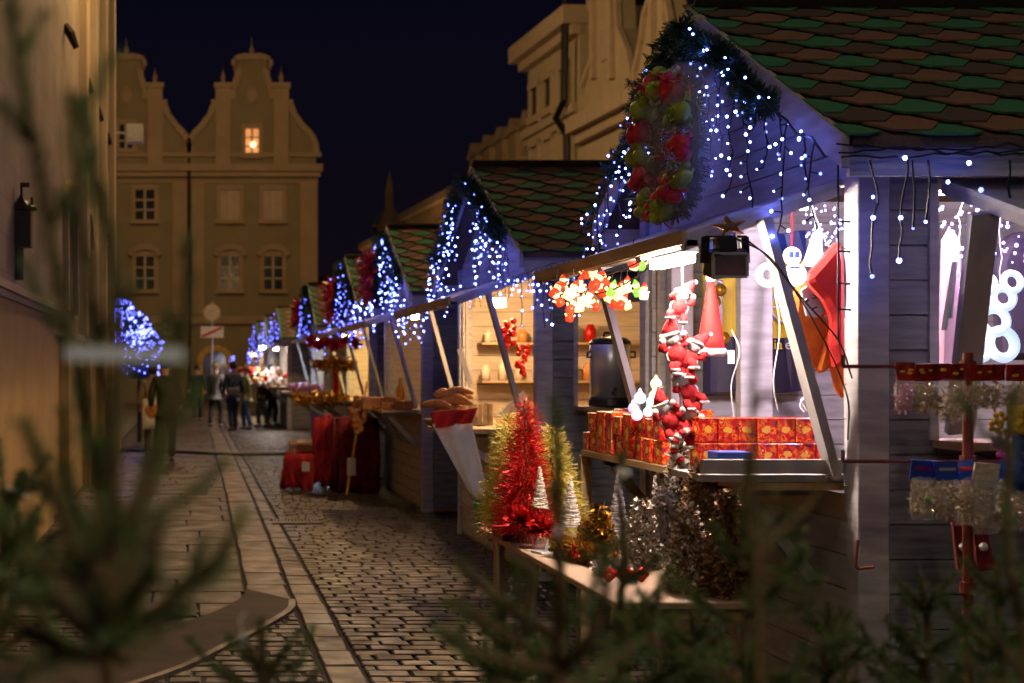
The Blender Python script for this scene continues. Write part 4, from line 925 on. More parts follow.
for k,(px,yy) in enumerate(((733,(330,352,385,420)),(776,(290,330,380,412)),(803,(380,395,400,410)),(799,(375,392,405,412)))):
    b.tube(bez([P(px+random.uniform(-3,3)+(4 if j%2 else 0),y,6.3) for j,y in enumerate(yy)],5),.0028,5)
b.box(*(lambda p:(p.x-.012,p.x+.012,p.y-.01,p.y+.01,p.z-.03,p.z+.03))(P(731,357,6.3)))
tag(b.build('white_cables', M['whitewire']), 'thin white cables with an inline switch hanging down to the red boxes', 'cable')
# white post inside and interior post set
b = MB(); b.box(*(P(737,300,7.3).x,P(769,300,7.3).x),7.25,7.32,.06,2.6); o = b.build('stall_post', M['paint_light'], bevel=.004); tag(o,'white painted post standing inside the nearest stall behind the red boxes','post')
b = MB(); p = P(680,300,7.7); b.box(p.x-.06,p.x+.06,7.66,7.74,.06,2.6); o = b.build('stall_post', M['batten'], bevel=.004); tag(o,'grey lilac post inside the nearest stall behind the plush dolls','post')
# yellow and black banner with lettering
YB = 7.95
o = empty('shop_banner', P(750,345,YB), 'yellow and black banner with white and yellow lettering hung on the inner wall', 'banner')
def strip3(m,name,y0,y1,Yo=0,x0=703,x1=806):
    b = MB(); n = 14
    vs = []
    for k in range(n+1):
        x = x0+(x1-x0)*k/n; vs += [P(x,y0+1.5*math.sin(k*.8),YB+.012*math.sin(k*1.3)+Yo),P(x,y1+1.2*math.sin(k*.7+1),YB+.012*math.sin(k*1.1)+Yo)]
    b.add(vs,[(2*k,2*k+1,2*k+3,2*k+2) for k in range(n)]); q = b.build(name,M[m],o); sm = q.modifiers.new('s','SOLIDIFY'); sm.thickness=.003
strip3('blue','blue_strip',232,262); strip3('yellow','yellow_strip',262,337); strip3('purple','black_strip',337,392)
def text(s,px,py,Y,size,m,parent,name='lettering',rz=0):
    cu = bpy.data.curves.new(name,'FONT'); cu.body = s; cu.size = size; cu.extrude = .001; cu.offset = .0006
    t = bpy.data.objects.new(name, cu); COL.objects.link(t); t.rotation_euler = (R(90),0,rz); t.parent = parent; t.location = P(px,py,Y)-ORG[parent.name]
    cu.materials.append(m); bpy.context.view_layer.update(); me = bpy.data.meshes.new_from_object(t.evaluated_get(bpy.context.evaluated_depsgraph_get())); q = bpy.data.objects.new(name, me); COL.objects.link(q); q.parent = parent; q.location = t.location; q.rotation_euler = t.rotation_euler
    bpy.data.objects.remove(t); return q
M['tyel'] = mat('letter_yellow',(.85,.62,.02),None,.5,5,0); M['twhite'] = mat('letter_white',(.82,.82,.82),None,.5,5,0)
text('media',749,349,YB-.03,.078,M['tyel'],o); text('expert',785,349,YB-.03,.078,M['twhite'],o)
b = MB(); c = P(785,307,YB-.03); kk = YB/F
for k in range(13): 
    t0 = R(40+k*22); t1 = R(40+(k+1)*22); b.bar(c+Vector((15*kk*math.cos(t0),0,15*kk*math.sin(t0))),c+Vector((15*kk*math.cos(t1),0,15*kk*math.sin(t1))),.01,.045,up=(0,1,0))
b.bar(c-Vector((15*kk,0,0)),c+Vector((13*kk,0,0)),.01,.035,up=(0,1,0))
b.build('round_mark', M['twhite'], o)
c = P(712,312,YB-.03)
b = MB(); b.obox(c+Vector((.0,-.02,.05)),(.10,.03,.26)); b.ball(c+Vector((0,-.05,.12)),.05,8,6); tag(b.build('paper_ornament', M['whitep'], bevel=.01), 'pale paper figure ornament hanging in front of the banner beside the red hat', 'ornament')
b = MB(); 
for k in range(5): b.ball(P(719+random.uniform(-6,6),290+k*12,7.6),.035,8,6)
tag(b.build('yellow_bauble_strand', M['goldtin'],smooth=True),'strand of golden baubles in front of the banner left edge','ornament')
# ------------------------------------------------------------------ red gift boxes
BOXG = 'red and gold printed boxes at the near stall'
ordw = ['first','second','third','fourth','fifth','sixth','seventh','eighth','ninth']
def giftbox(c, sx, sy, sz, lab, rz=0):
    b = MB(); b.obox(c+Vector((0,0,sz/2)),(sx,sy,sz),rz); 
    b.obox(c+Vector((0,0,sz-.004)),(sx+.003,sy+.003,.006),rz)
    o = b.build('gift_box', M['gift'], origin=c, bevel=.003); tag(o,lab,'box',BOXG)
for row,n in ((0,7),(1,6)):
    for k in range(n):
        px = 704+k*19.3+(0 if row else 0); giftbox(Vector((P(px,400,6.08).x,6.08+random.uniform(-.01,.01),1.185+row*.108)), .079,.11,.104, 'red printed box, %s layer of the row before the white post, %s from left'%(('lower','upper')[row],ordw[k]), random.uniform(-.03,.03))
random.seed(14)
for j in range(9):
    Y = 8.02-.155*j; tall = j in (2,3,5); z = 1.152
    if tall: giftbox(Vector((2.275,Y,z)), .10,.12,.225, 'tall glossy red box on the counter edge, %s from the far end'%ordw[j], random.uniform(-.12,.12)); continue
    for row in range(1 if j in (0,) else 2):
        h_ = random.uniform(.095,.12); giftbox(Vector((2.28+random.uniform(-.015,.015),Y+random.uniform(-.01,.01),z)), random.uniform(.09,.115),random.uniform(.11,.135),h_, ('single small red box at the far end of the narrow counter' if j==0 else '%s red box along the counter edge from the far end, %s of its stack'%(ordw[j],('bottom','top')[row])), random.uniform(-.12,.12)); z += h_+.001
for j in range(6): giftbox(Vector((2.44,7.95-.22*j,1.152)), random.uniform(.10,.13),random.uniform(.12,.16),random.uniform(.19,.26), 'tall red box in the back row of the counter pile, %s from the far end'%ordw[j], random.uniform(-.1,.1))
c = P(735,470,5.72); b = MB(); b.obox(c+Vector((0,.06,.035)),(.135,.12,.075)); o = b.build('blue_box', M['blue'], bevel=.003); tag(o,'blue cardboard box with yellow print lying in front of the red boxes','box')
b = MB(); b.box(c.x-.055,c.x-.02,c.y-.004,c.y-.001,c.z+.02,c.z+.04); b.build('print', M['cardyel'], o)
b = MB(); b.box(2.03,2.66,5.62,5.66,1.19,1.245); b.box(2.03,2.66,5.66,6.0,1.155,1.182); o = b.build('display_board', M['batten']); tag(o,'grey edge board under the row of red boxes','board')
b = MB(); b.box(2.20,2.26,8.00,8.06,.0,1.12); tag(b.build('shelf_post', M['wood']),'yellow wooden post carrying the far end of the near counter','post')
b = MB(); b.box(2.20,2.26,5.72,5.78,.0,1.12); tag(b.build('shelf_post', M['wood']),'wooden post carrying the near end of the counter behind the dark spruce','post')
# small tree of glass lamps on shelf
o = empty('glass_lamp_ornament', P(645,418,7.0), 'small glass ornament lamps glowing blue violet and yellow on top of the red boxes', 'light ornament')
for (px,py,r,cc) in ((640,398,.030,(.15,.5,1)),(652,402,.028,(.1,.9,.5)),(633,408,.025,(.6,.3,1)),(637,415,.028,(.8,.5,1)),(648,412,.024,(.2,.8,1)),(656,384,.028,(1,.75,.15)),(655,396,.030,(1,.8,.35))):
    b = MB(); b.ball(P(px,py,6.95),r,10,7); b.lathe([(r*.5,r*.8),(.004,r*1.6)],P(px,py,6.95),8); b.build('glass_figure', emit('glass_glow_%d'%px, cc, 1.3), o, smooth=True)
# ------------------------------------------------------------------ water urn
c = P(610,406,10.45); c.z = 1.333; o = empty('water_urn', c, 'tall stainless steel drinks urn with black lid and base in the side opening', 'urn')
b = MB(); b.lathe([(.145,.06),(.145,.45),(.14,.46)], c, 36); b.build('tank', M['steel'], o, smooth=True)
b = MB(); b.lathe([(.15,.0),(.155,.01),(.155,.05),(.148,.065)], c, 32); b.build('base', M['black'], o)
b = MB(); b.lathe([(.149,.455),(.15,.47),(.12,.50),(.04,.515),(.001,.515)], c, 32); b.tube([c+Vector((-.05,0,.505)),c+Vector((-.04,0,.54)),c+Vector((.04,0,.54)),c+Vector((.05,0,.505))],.01,8); b.build('lid', M['black'], o, smooth=True)
b = MB()
for s in (-1,1): b.tube([c+Vector((s*.145,-.02,.40)),c+Vector((s*.175,-.03,.40)),c+Vector((s*.175,-.03,.36)),c+Vector((s*.145,-.02,.36))],.009,6)
b.build('handle', M['black'], o); b = MB(); b.tube([c+Vector((-.02,-.14,.10)),c+Vector((-.02,-.19,.10)),c+Vector((-.02,-.19,.07))],.012,8); b.box(c.x-.03,c.x-.01,c.y-.20,c.y-.18,c.z+.10,c.z+.14); b.build('tap', M['black'], o)
# ------------------------------------------------------------------ trestle table and its decorations
TX0,TX1,TY0,TY1 = 1.56,2.12,5.2,7.72
def table(y0,y1,lab,zt=.75):
    o = empty('trestle_table', (1.88,(y0+y1)/2,0), lab, 'table', 'wooden trestle tables before the near stall')
    b = MB(); n = 1
    b.box(TX0,TX1,y0+.004,y1-.004,zt-.028,zt); b.build('tabletop', M['table'], o, bevel=.004)
    for ya in (y0+.05,y1-.09): b = MB(); b.box(TX0+.04,TX1-.04,ya,ya+.04,zt-.07,zt-.03); b.build('apron', M['wood'], o)
    for yy,s in ((y0+.22,1),(y1-.25,-1)):
        for x in (TX0+.06,TX1-.08):
            b = MB(); b.tube([(x,yy,zt-.03),(x+.0,yy+s*.10,.36),(x,yy-s*.02,.0)] if s>0 else [(x,yy,zt-.03),(x,yy,.0)],.012,6); b.build('leg', M['steel'], o)
    b = MB(); b.tube([(TX0+.06,y0+.24,.3),(TX1-.08,y0+.24,.3)],.01,6); b.build('crossbar', M['steel'], o)
    return o
table(5.2,6.42,'near trestle table with pine cone trees and a bare front corner'); t2 = table(6.42,7.72,'far trestle table with red tinsel trees, one end on a yellow wooden leg')
b = MB(); b.box(TX0+.05,TX0+.10,7.5,7.55,0,.72); b.build('wooden_leg', M['wood'], t2)
b = MB(); b.tube([(TX0+.1,7.1,.42),(TX0-.03,6.6,.30)],.012,6); b.box(TX0-.06,TX0+.02,6.52,6.6,.33,.36); b.build('brace', M['whitep'], t2)
ZT = .751
def tinseltree(px, Y, h, r, m, lab, n=2600, ln=.09, wd=.004, seg=3, cat='tinsel tree', grp='tinsel trees on the trestle table', name='tinsel_tree', base=True, lean=0):
    c = P(px,370,Y); c.z = ZT; o = empty(name, c, lab, cat, grp); b = MB(); n=int(n)
    t = RNG.beta(1.1,1.7,n); a = RNG.uniform(0,2*math.pi,n); rr = r*(1-t)*.55
    base_ = np.stack([c.x+rr*np.cos(a)+lean*t*h, c.y+rr*np.sin(a), c.z+.04+t*h*.95],1)
    d = np.stack([np.cos(a),np.sin(a),RNG.normal(.15,.45,n)],1)
    blades(b, base_, d, ln*(1.1-t*.6)*RNG.uniform(.5,1.1,n), wd, m if not isinstance(m,str) else 0, .5, seg)
    b.build('foliage', [M[x] for x in m[2]] if not isinstance(m,str) else M[m], o)
    b = MB(); b.tube([c,c+Vector((lean*h,0,h))],.008,6); b.lathe([(.05,0),(.06,.03),(.05,.06)],c,10); b.build('stand', M['twig'], o)
    return o
tinseltree(509,7.35,.62,.10,'yeltin','bushy lime yellow tinsel tree left of the big red one',3000,.13,.006)
tinseltree(525,7.0,.70,.11,'redtin','big red tinsel tree with curling tips at the far end of the table',3400,.125,.0042)
tinseltree(552,7.3,.55,.11,'yeltin','pale lime tinsel tree right behind the big red one',2600,.13,.006)
# poinsettia heap under red tree
for px,py,lab in ((520,515,'red poinsettia cluster at the foot of the big red tinsel tree, left one'),(540,524,'red poinsettia cluster beside the small white cone, right one')):
    c = P(px,py,6.75); b = MB(); n = 160; d = RNG.normal(size=(n,3)); d[:,2] = abs(d[:,2])*.7; blades(b, np.tile(np.array([c.x,c.y,max(c.z-.03,ZT+.01)]),(n,1)), d, RNG.uniform(.05,.085,n), .03, 0, .3, 2)
    tag(b.build('poinsettia', M['redtin'], smooth=True), lab, 'flower', 'poinsettias')
b = MB(); c = P(508,520,7.2); b.box(c.x-.06,c.x+.06,7.05,7.3,ZT,ZT+.06); tag(b.build('planter_tray', M['black'], bevel=.004),'dark tray under the lime and red tinsel trees','tray')
# wicker cones
def wicker(px, pyt, pyb, Y, wpx, m, lab):
    c = P(px,pyb,Y); c.z = max(c.z, ZT); h = (pyb-pyt)*Y/F; r = wpx/2*Y/F; o = empty('wicker_cone_tree', c, lab, 'cone tree', 'wicker cone trees on the table')
    b = MB(); b.lathe([(r*.93,0),(r*.02,h*.98)], c, 14); b.build('core', M['batten'], o)
    b = MB()
    for s in (1,-1,1.6,-1.4):
        q = []; N = 90
        for k in range(N): 
            t = k/N; a = s*k*.5+random.uniform(-.1,.1); rr = r*(1-t)+.002; q.append(c+Vector((rr*math.cos(a),rr*math.sin(a),h*t+random.uniform(-.004,.004))))
        b.tube(q,.0028,4)
    b.build('wicker_wrap', M[m], o)
wicker(540,466,508,6.75,17,'cream','small cream wicker cone in front of the red tinsel tree')
wicker(570,475,527,6.6,24,'cream','cream wicker cone between the tinsel trees and the gold garland')
wicker(618,471,540,6.75,25,'silver','tall slim silver grey wicker cone in the middle of the table')
wicker(655,484,560,6.7,22,'silver','silver grey wicker cone half hidden behind the frosted trees')
# scale trees
def scaletree(px, pyt, Y, r, ms, lab, n=1400, name='cone_scale_tree', ln=.035, wd=.022):
    top = P(px,pyt,Y).z; h = top-ZT; c = P(px,400,Y); c.z = ZT; o = empty(name, c, lab, 'cone tree', 'pine cone trees on the table'); b = MB()
    t = RNG.beta(1,1.5,n); a = RNG.uniform(0,2*math.pi,n); rr = r*(1-t**1.3)*.85+.006
    bs = np.stack([c.x+rr*np.cos(a),c.y+rr*np.sin(a),c.z+.01+t*h*.96],1); d = np.stack([np.cos(a),np.sin(a),RNG.normal(.25,.6,n)],1)
    blades(b, bs, d, ln*RNG.uniform(.6,1.1,n), wd, (list(range(len(ms[0]))),ms[1]), .3, 2); b.build('scales', [M[x] for x in ms[0]], o)
    b = MB(); b.lathe([(r*.85,0),(r*.8,h*.2),(.01,h*.95)], c, 14); b.build('core', M[ms[0][-1]], o)
scaletree(600,505,6.25,.055,(['goldtin','conegold'],[.7,.3]),'gold leafed cone tree left of the silver wicker cone',900)
scaletree(642,500,6.1,.062,(['cream','snowcone','cone'],[.45,.45,.1]),'cream and brown frosted cone tree in the middle of the table')
scaletree(664,488,6.3,.075,(['snowcone','cone','silver'],[.65,.1,.25]),'white frosted pine cone tree behind the middle one',1600)
scaletree(681,440,6.35,.075,(['cream','snowcone','cone'],[.4,.3,.3]),'tall pale frosted tree with spiky tip reaching the boxes',1800,ln=.05,wd=.016)
scaletree(700,462,5.75,.10,(['cone','conegold','snowcone'],[.6,.3,.1]),'tall dark pine cone tree nearest the stall',2400)
scaletree(722,470,5.95,.09,(['cone','conegold','cone'],[.4,.4,.2]),'brown pine cone tree with gilded scales at the right end',2000)
scaletree(688,505,5.45,.07,(['snowcone','cone','conegold'],[.4,.4,.2]),'small frosted brown cone tree nearest the front corner of the table',1100)
scaletree(728,490,5.35,.09,(['cone','conegold','cone'],[.5,.3,.2]),'dark brown cone tree at the front edge of the table, rightmost',1600)
scaletree(590,520,6.5,.045,(['goldtin','conegold'],[.7,.3]),'tiny gold cone tree beside the gold leaf heap',600)
# gold heap with red berries
o = empty('gold_leaf_wreath', P(575,548,6.4), 'heap of gold leaf garland with red berries lying on the table', 'garland')
b = MB(); pts = [P(556,540,6.5),P(572,548,6.35),P(590,553,6.2),P(604,545,6.1)]
for p in pts: p.z = ZT+.05
garland(b, bez(pts,5), 1500, .055, .02, 1, 0, .1); b.build('leaves', M['goldtin'], o)
for k in range(22): 
    b = MB(); p = random.choice(pts)+Vector((random.uniform(-.07,.07),random.uniform(-.08,.06),random.uniform(-.01,.05))); b.ball(p,.010,8,5); b.build('berry', M['bauble_r'], o, smooth=True)
b = MB(); c = P(612,556,5.9); c.z = ZT+.03; garland(b, [c+Vector((.06*math.cos(t),.06*math.sin(t),0)) for t in np.linspace(0,6.28,14)], 500, .035, .014, 1, 0, .1); tag(b.build('cone_ring', M['snowcone']), 'small frosted cone ring lying in front of the silver wicker cone', 'wreath')
for px,py,lab in ((616,573,'small red ribbon bow at the foot of the cone trees, left one'),(634,570,'small red ribbon bow at the foot of the cone trees, right one')):
    c = P(px,py,5.7); c.z = ZT+.03; b = MB(); 
    for s in (-1,1): b.tube([c,c+Vector((s*.03,0,.02)),c+Vector((s*.045,0,0)),c+Vector((s*.03,0,-.02)),c],[.008,.016,.018,.016,.008],6)
    tag(b.build('ribbon_bow', M['redtin'], smooth=True), lab, 'bow', 'red bows on the table')
b = MB(); c = P(545,530,6.6); c.z = ZT+.005; b.obox(c,(.10,.08,.008),.4); b.obox(c+Vector((.03,.02,.03)),(.06,.004,.06),.5,.3); tag(b.build('price_card', M['whitep']), 'small folded white price card beside the poinsettias', 'card')
# ------------------------------------------------------------------ second stall goods: flag cloth, bread, box, sign
o = empty('draped_flag', P(462,430,10.6), 'flag cloth of red, white and green hanging from the corner of the bread counter', 'flag')
def cloth(parent, name, m, top, bot, Y, n=10, wav=.02):
    b = MB(); rows = 8; vs = []
    for j in range(rows+1):
        t = j/rows
        for k in range(n+1):
            u = k/n; x = (top[0]+(top[2]-top[0])*u)*(1-t)+(bot[0]+(bot[2]-bot[0])*u)*t; y = (top[1]+(top[3]-top[1])*u)*(1-t)+(bot[1]+(bot[3]-bot[1])*u)*t
            vs.append(P(x,y,Y+wav*math.sin(u*9+t*2)))
    b.add(vs, [(j*(n+1)+k,j*(n+1)+k+1,(j+1)*(n+1)+k+1,(j+1)*(n+1)+k) for j in range(rows) for k in range(n)])
    q = b.build(name, M[m], parent, smooth=True); s = q.modifiers.new('s','SOLIDIFY'); s.thickness = .004; return q
cloth(o,'red_band','flag_r',(430,412,478,408),(434,428,472,423),10.52,12,.05)
cloth(o,'white_band','flag_w',(432,424,472,424),(473,500,489,498),10.55)
cloth(o,'green_band','flag_g',(473,500,489,498),(479,526,499,524),10.55)
b = MB(); p = P(456,414,10.8); b.lathe([(.10,0),(.17,.05),(.175,.07)], Vector((1.98,11.0,1.152)), 18); tag(b.build('bread_basket', M['wood']), 'shallow wooden basket holding the long twisted breads', 'basket')
for k in range(12):
    c = Vector((2.0+random.uniform(-.15,.15),10.95+random.uniform(-.15,.1),1.27+.014*k)); a = random.uniform(-.6,.6); L_ = random.uniform(.08,.12); b = MB()
    q = [c+Vector((L_*t*math.cos(a), L_*t*math.sin(a), .02*math.cos(t*1.6))) for t in np.linspace(-1,1,7)]; b.tube(q,[.012,.024,.030,.032,.030,.024,.012],8)
    tag(b.build('bread_roll', M['bread'], smooth=True), 'brown oval bread roll heaped above the flag cloth on the second stall counter', 'bread', 'bread rolls heaped on the counter')
b = MB(); c = Vector((2.30,11.55,1.152)); b.box(c.x-.13,c.x+.16,c.y,c.y+.28,c.z,c.z+.02)
for k in range(7): b.box(c.x-.13+.042*k,c.x-.13+.042*k+.034,c.y-.01,c.y+.0,c.z,c.z+.17)
b.box(c.x-.13,c.x-.12,c.y,c.y+.28,c.z,c.z+.17); b.box(c.x+.15,c.x+.16,c.y,c.y+.28,c.z,c.z+.17); tag(b.build('slatted_crate', M['wood']), 'orange brown slatted crate on the counter behind the white sheet', 'crate')
b = MB(); b.prism([P(494,418,11.2),P(531,410,11.2),P(524,390,11.2)],(0,.012,0)); tag(b.build('white_sheet', M['whitep']), 'tilted white paper sheet leaning against the slatted crate', 'paper')
b = MB(); b.prism([P(457,350,11.6),P(462,347,11.6),P(473,384,11.6),P(469,387,11.6)],(0,.012,0)); tag(b.build('price_sign', M['whitep']), 'narrow tilted white sign on the far prop of the bread counter', 'sign')
b = MB()
for x,z in ((2.74,2.02),(2.86,1.80)):
    for k in range(16): b.ball((x+random.uniform(-.045,.045),12.2+random.uniform(-.04,.04),z-.016*k),random.uniform(.018,.032),8,6)
tag(b.build('hanging_garlic_string', M['redtin'],smooth=True), 'strings of dark red beads hanging inside the bread stall', 'decoration')
# third to fifth stall goods
random.seed(5)
for k in range(16):
    b = MB(); c = Vector((1.98+random.uniform(-.05,.5),16.2+random.uniform(-.1,.9),1.152)); h = random.uniform(.06,.15); s = random.uniform(.05,.09)
    b.obox(c+Vector((0,0,h/2)),(s*2,s*1.6,h),random.uniform(0,1)); tag(b.build('honey_cake', M['bread'], bevel=.01), 'small brown cake or jar standing on the third stall counter', 'cake', 'brown goods on the third stall counter')
b = MB(); c = Vector((2.5,16.9,1.152)); b.lathe([(.05,0),(.05,.22),(.02,.28),(.02,.36)],c,12); tag(b.build('amber_bottle', M['goldtin'],smooth=True), 'tall amber bottle on the third stall counter', 'bottle')
b = MB()
c = Vector((1.93,16.3,1.1))
for k in range(60): b.ball(c+Vector((random.uniform(-.10,.10)*(1-k/80),random.uniform(-.06,.06),.05-.0045*k)),.032,6,4)
tag(b.build('dried_mushroom_bunch', M['bread'],smooth=True), 'bunch of brown dried goods hanging off the third stall counter edge', 'dried goods')
o = empty('golden_tree', (2.15,20.9,1.15), 'golden leafy centrepiece with a dark stem glowing on the fourth stall counter', 'decoration')
b = MB(); n = 900; c = np.array([2.12,20.9,1.68]); d = RNG.normal(size=(n,3))*np.array([1,.6,.25]); d/=np.linalg.norm(d,axis=1)[:,None]; blades(b, np.tile(c,(n,1))+d*RNG.uniform(.02,.28,n)[:,None]*np.array([1,1,.4]), d, .08,.04,0,.3,2); b.build('leaves', M['goldtin'], o)
b = MB(); b.tube([(2.12,20.9,1.15),(2.15,20.9,1.4),(2.12,20.9,1.7)],[.07,.04,.04],8); b.build('stem', M['redtin'], o)
for k in range(7):
    b = MB(); c = Vector((1.80+.11*k+random.uniform(-.03,.03),20.7+random.uniform(0,.3),2.02+random.uniform(-.06,.05))); n = 60; d = RNG.normal(size=(n,3)); blades(b, np.tile(np.array(c),(n,1)), d, .10,.05,0,.3,2); tag(b.build('red_star_flower', M['redtin']), 'red star flower hanging under the fourth stall flap', 'flower', 'red star flowers under the fourth stall flap')
b = MB(); n = 500; bs = np.stack([RNG.uniform(1.55,2.3,n),RNG.uniform(20.6,21.4,n),RNG.uniform(1.12,1.24,n)],1); blades(b,bs,RNG.normal(size=(n,3)),.09,.05,0,.3,2); tag(b.build('golden_garland', M['goldtin']), 'golden leaf garland drooping over the fourth stall counter', 'garland')
b = MB()
for k in range(70): b.ball((random.uniform(1.95,2.6),random.uniform(27.5,28.6),1.19+random.uniform(0,.12)),.055,6,4)
tag(b.build('pink_sweets_heap', M['pink'],smooth=True), 'heap of pale pink sweets on the fifth stall counter', 'sweets', kind='stuff')
for (y,x0,lab) in ((38.4,1.7,'heap of white and red goods on the counter of the blank sided stall'),(44.6,1.6,'heap of bright goods on the far stall under the white lamp')):
    b = MB()
    for k in range(90): b.ball((random.uniform(x0,2.6),random.uniform(y,y+1.8),1.18+random.uniform(0,.45)),.08,6,4,m=random.choice((0,0,1,2)))
    tag(b.build('goods_heap', [M['whitep'],M['bread'],M['redtin']],smooth=True), lab, 'goods', kind='stuff')
# chair with red cover, draped table, broom
o = empty('draped_chair', (1.55,18.9,0), 'wooden armchair covered with a bright red blanket standing by the cobbled street', 'chair')
b = MB(); b.box(1.34,1.80,18.7,19.2,.42,.47); b.build('seat', M['wood'], o)
for x,y in ((1.36,18.72),(1.78,18.72),(1.36,19.18),(1.78,19.18)):
    b = MB(); b.tube([(x,y,0),(x,y,.62 if x<1.5 or y<19 else .9)],.022,6); b.build('leg', M['wood'], o)
for y in (18.70,19.18):
    b = MB(); b.bar((1.32,y,.63),(1.82,y,.66),.07,.035); b.build('armrest', M['wood'], o)
def blanket(name, m, prof, y0, y1, parent, th=.02, amp=.025):
    b = MB(); n = 12; vs = []
    for k in range(n+1):
        u = k/n
        for j,(x,z) in enumerate(prof): vs.append((x+amp*math.sin(u*7+j*1.7),y0+(y1-y0)*u+amp*math.sin(j*2.1+u*3),z+amp*.6*math.sin(u*11+j)))
    r = len(prof); b.add(vs,[(k*r+j,k*r+j+1,(k+1)*r+j+1,(k+1)*r+j) for k in range(n) for j in range(r-1)]); q = b.build(name,M[m],parent,smooth=True); s = q.modifiers.new('s','SOLIDIFY'); s.thickness = th; return q
blanket('blanket','redcloth',[(1.22,.03),(1.24,.25),(1.32,.50),(1.45,.50),(1.62,.52),(1.74,.60),(1.80,.98),(1.86,1.0),(1.90,.6)],18.75,19.15,o)
def panel(name, m, x0, x1, z0, z1, y, parent):
    b = MB(); vs = []; n=14
    for k in range(n+1):
        u=k/n; x=x0+(x1-x0)*u
        for j in range(6):
            v=j/5; vs.append((x+.02*math.sin(j*1.3+u*4),y+.03*math.sin(u*17+j*.5)*(1-v*.6),z0+(z1-z0)*v+.03*math.sin(u*6)*(1-v)))
    b.add(vs,[(k*6+j,(k+1)*6+j,(k+1)*6+j+1,k*6+j+1) for k in range(n) for j in range(5)]); q=b.build(name,M[m],parent,smooth=True); s=q.modifiers.new('s','SOLIDIFY'); s.thickness=.012; return q
panel('blanket_side','redcloth',1.24,1.62,.04,.50,18.64,o); panel('blanket_back','redcloth',1.62,1.86,.10,.98,18.64,o)
b = MB(); b.box(1.46,1.56,18.54,18.56,.28,.40); b.build('tag', M['whitep'], o)
b = MB(); b.bar((1.40,18.9,.6),(1.66,18.9,.57),.3,.12); q = b.build('brown_cushion', M['bread'], o, bevel=.03)
o = empty('draped_box_table', (2.15,18.6,0), 'small table hidden under a dark red cloth behind the draped chair', 'table')
blanket('cloth_front','plum',[(1.86,.02),(1.87,.5),(1.88,.97),(2.1,.98),(2.42,.97),(2.44,.5),(2.45,.02)],18.3,19.0,o,.01,.015)
panel('cloth_side','plum',1.90,2.42,.03,.97,18.28,o)
b = MB(); b.box(1.92,2.40,18.35,18.95,0,.94); b.build('body', M['jacket'], o)
o = empty('leaning_broom', (2.1,18.1,0), 'yellow handled broom leaning against the dark red draped table', 'broom')
b = MB(); b.tube([(1.98,18.0,.0),(2.18,18.25,1.05),(2.3,18.4,1.45)],.016,6); b.build('handle', M['cardyel'], o); b = MB(); b.box(2.0,2.10,18.02,18.10,.26,.48); b.build('label', M['whitep'], o)
M['pinkcloth'] = mat('pink_cloth',(.30,.19,.24),(.22,.14,.18),.85,6,.4)  # white cloth, the pink light on it put into the colour
# ------------------------------------------------------------------ side opening of the nearest stall and the candy rack
o = empty('neon_ring_bear', P(1000,320,6.0), 'white glowing ring shaped bear light behind the dark side prop', 'light ornament')
kk = 6/F
for (px,py,r,t) in ((986,284,9,3.2),(1003,298,10,3.6),(994,321,12,4),(1002,344,14,4.4),(980,350,9,3.4),(1012,282,9,3)):
    b = MB(); b.torus(P(px,py,6.0), r*kk, t*kk*1.15, Matrix.Rotation(R(82),4,'X') @ Matrix.Rotation(random.uniform(-.2,.2),4,'Y'), 24, 8); b.build('glowing_ring', M['acryl2'], o, smooth=True)
# curtain of fairy lights
o = empty('fairy_light_curtain', P(965,225,6.3), 'dense curtain of tiny blue and violet lights in the upper side opening', 'string lights')
b = MB(); mb = MB(); mm = MB()
for k in range(14):
    x = 2.98+.075*k; ln = random.uniform(.10,.42); q = drop(b,(x,6.0+random.uniform(-.1,.2),2.36),ln,.002)
for k in range(360):
    x = random.uniform(2.93,4.0); ln = random.betavariate(1,1.8)*.5; (mb if k%3 else mm).ball((x,random.uniform(5.75,6.25),2.40-ln),random.uniform(.004,.009),6,4)
b.build('wire', M['whitewire'], o); f = mb.build('tiny_bulbs', emit('tiny_led_blue',(.13,.13,1),10), o); f['kind']='stuff'; f = mm.build('violet_bulbs', emit('tiny_led_violet',(.5,.18,1),7), o); f['kind']='stuff'
o = empty('fairy_light_bunch', P(822,235,6.1), 'bunch of tiny blue lights hanging behind the white bell ornament', 'string lights')
b = MB(); 
for k in range(60): b.ball(P(random.uniform(806,842),random.uniform(205,262),random.uniform(6.0,6.4)),.005,6,4)
f = b.build('tiny_bulbs', emit('tiny_led_blue2',(.22,.25,1),12), o); f['kind']='stuff'
b = MB(); b.tube([P(810,200,6.2),P(822,235,6.2),P(838,262,6.2)],.003,4); b.build('wire', M['whitewire'], o)
b = MB(); b.prism([P(1003,300,6.4),P(1000,262,6.4),P(1010,238,6.4),(P(1030,228,6.4)),P(1048,240,6.4),P(1052,330,6.4),P(1044,360,6.4),P(1008,360,6.4)],(0,.12,0)); tag(b.build('hanging_jacket', M['jacket'], bevel=.03), 'dark plum jacket hanging in the side opening right of the glowing bear', 'jacket')
b = MB(); b.prism([P(940,372,6.2),P(944,240,6.2),P(952,226,6.2),P(962,240,6.2),P(968,372,6.2)],(0,.04,0)); o = b.build('hanging_apron', M['pinkcloth'], bevel=.015); tag(o, 'pinkish hanging cloth with a dark strap left of the side prop', 'apron')
b = MB(); b.bar(P(944,330,6.15),P(955,262,6.15),.03,.01); b.bar(P(955,262,6.15),P(950,318,6.15),.02,.01); b.build('strap', M['black'], o)
o = empty('rack', (P(968,370,4.9).x,4.9,0), 'oxide red metal rack with two long rods hung with candy bags', 'display rack')
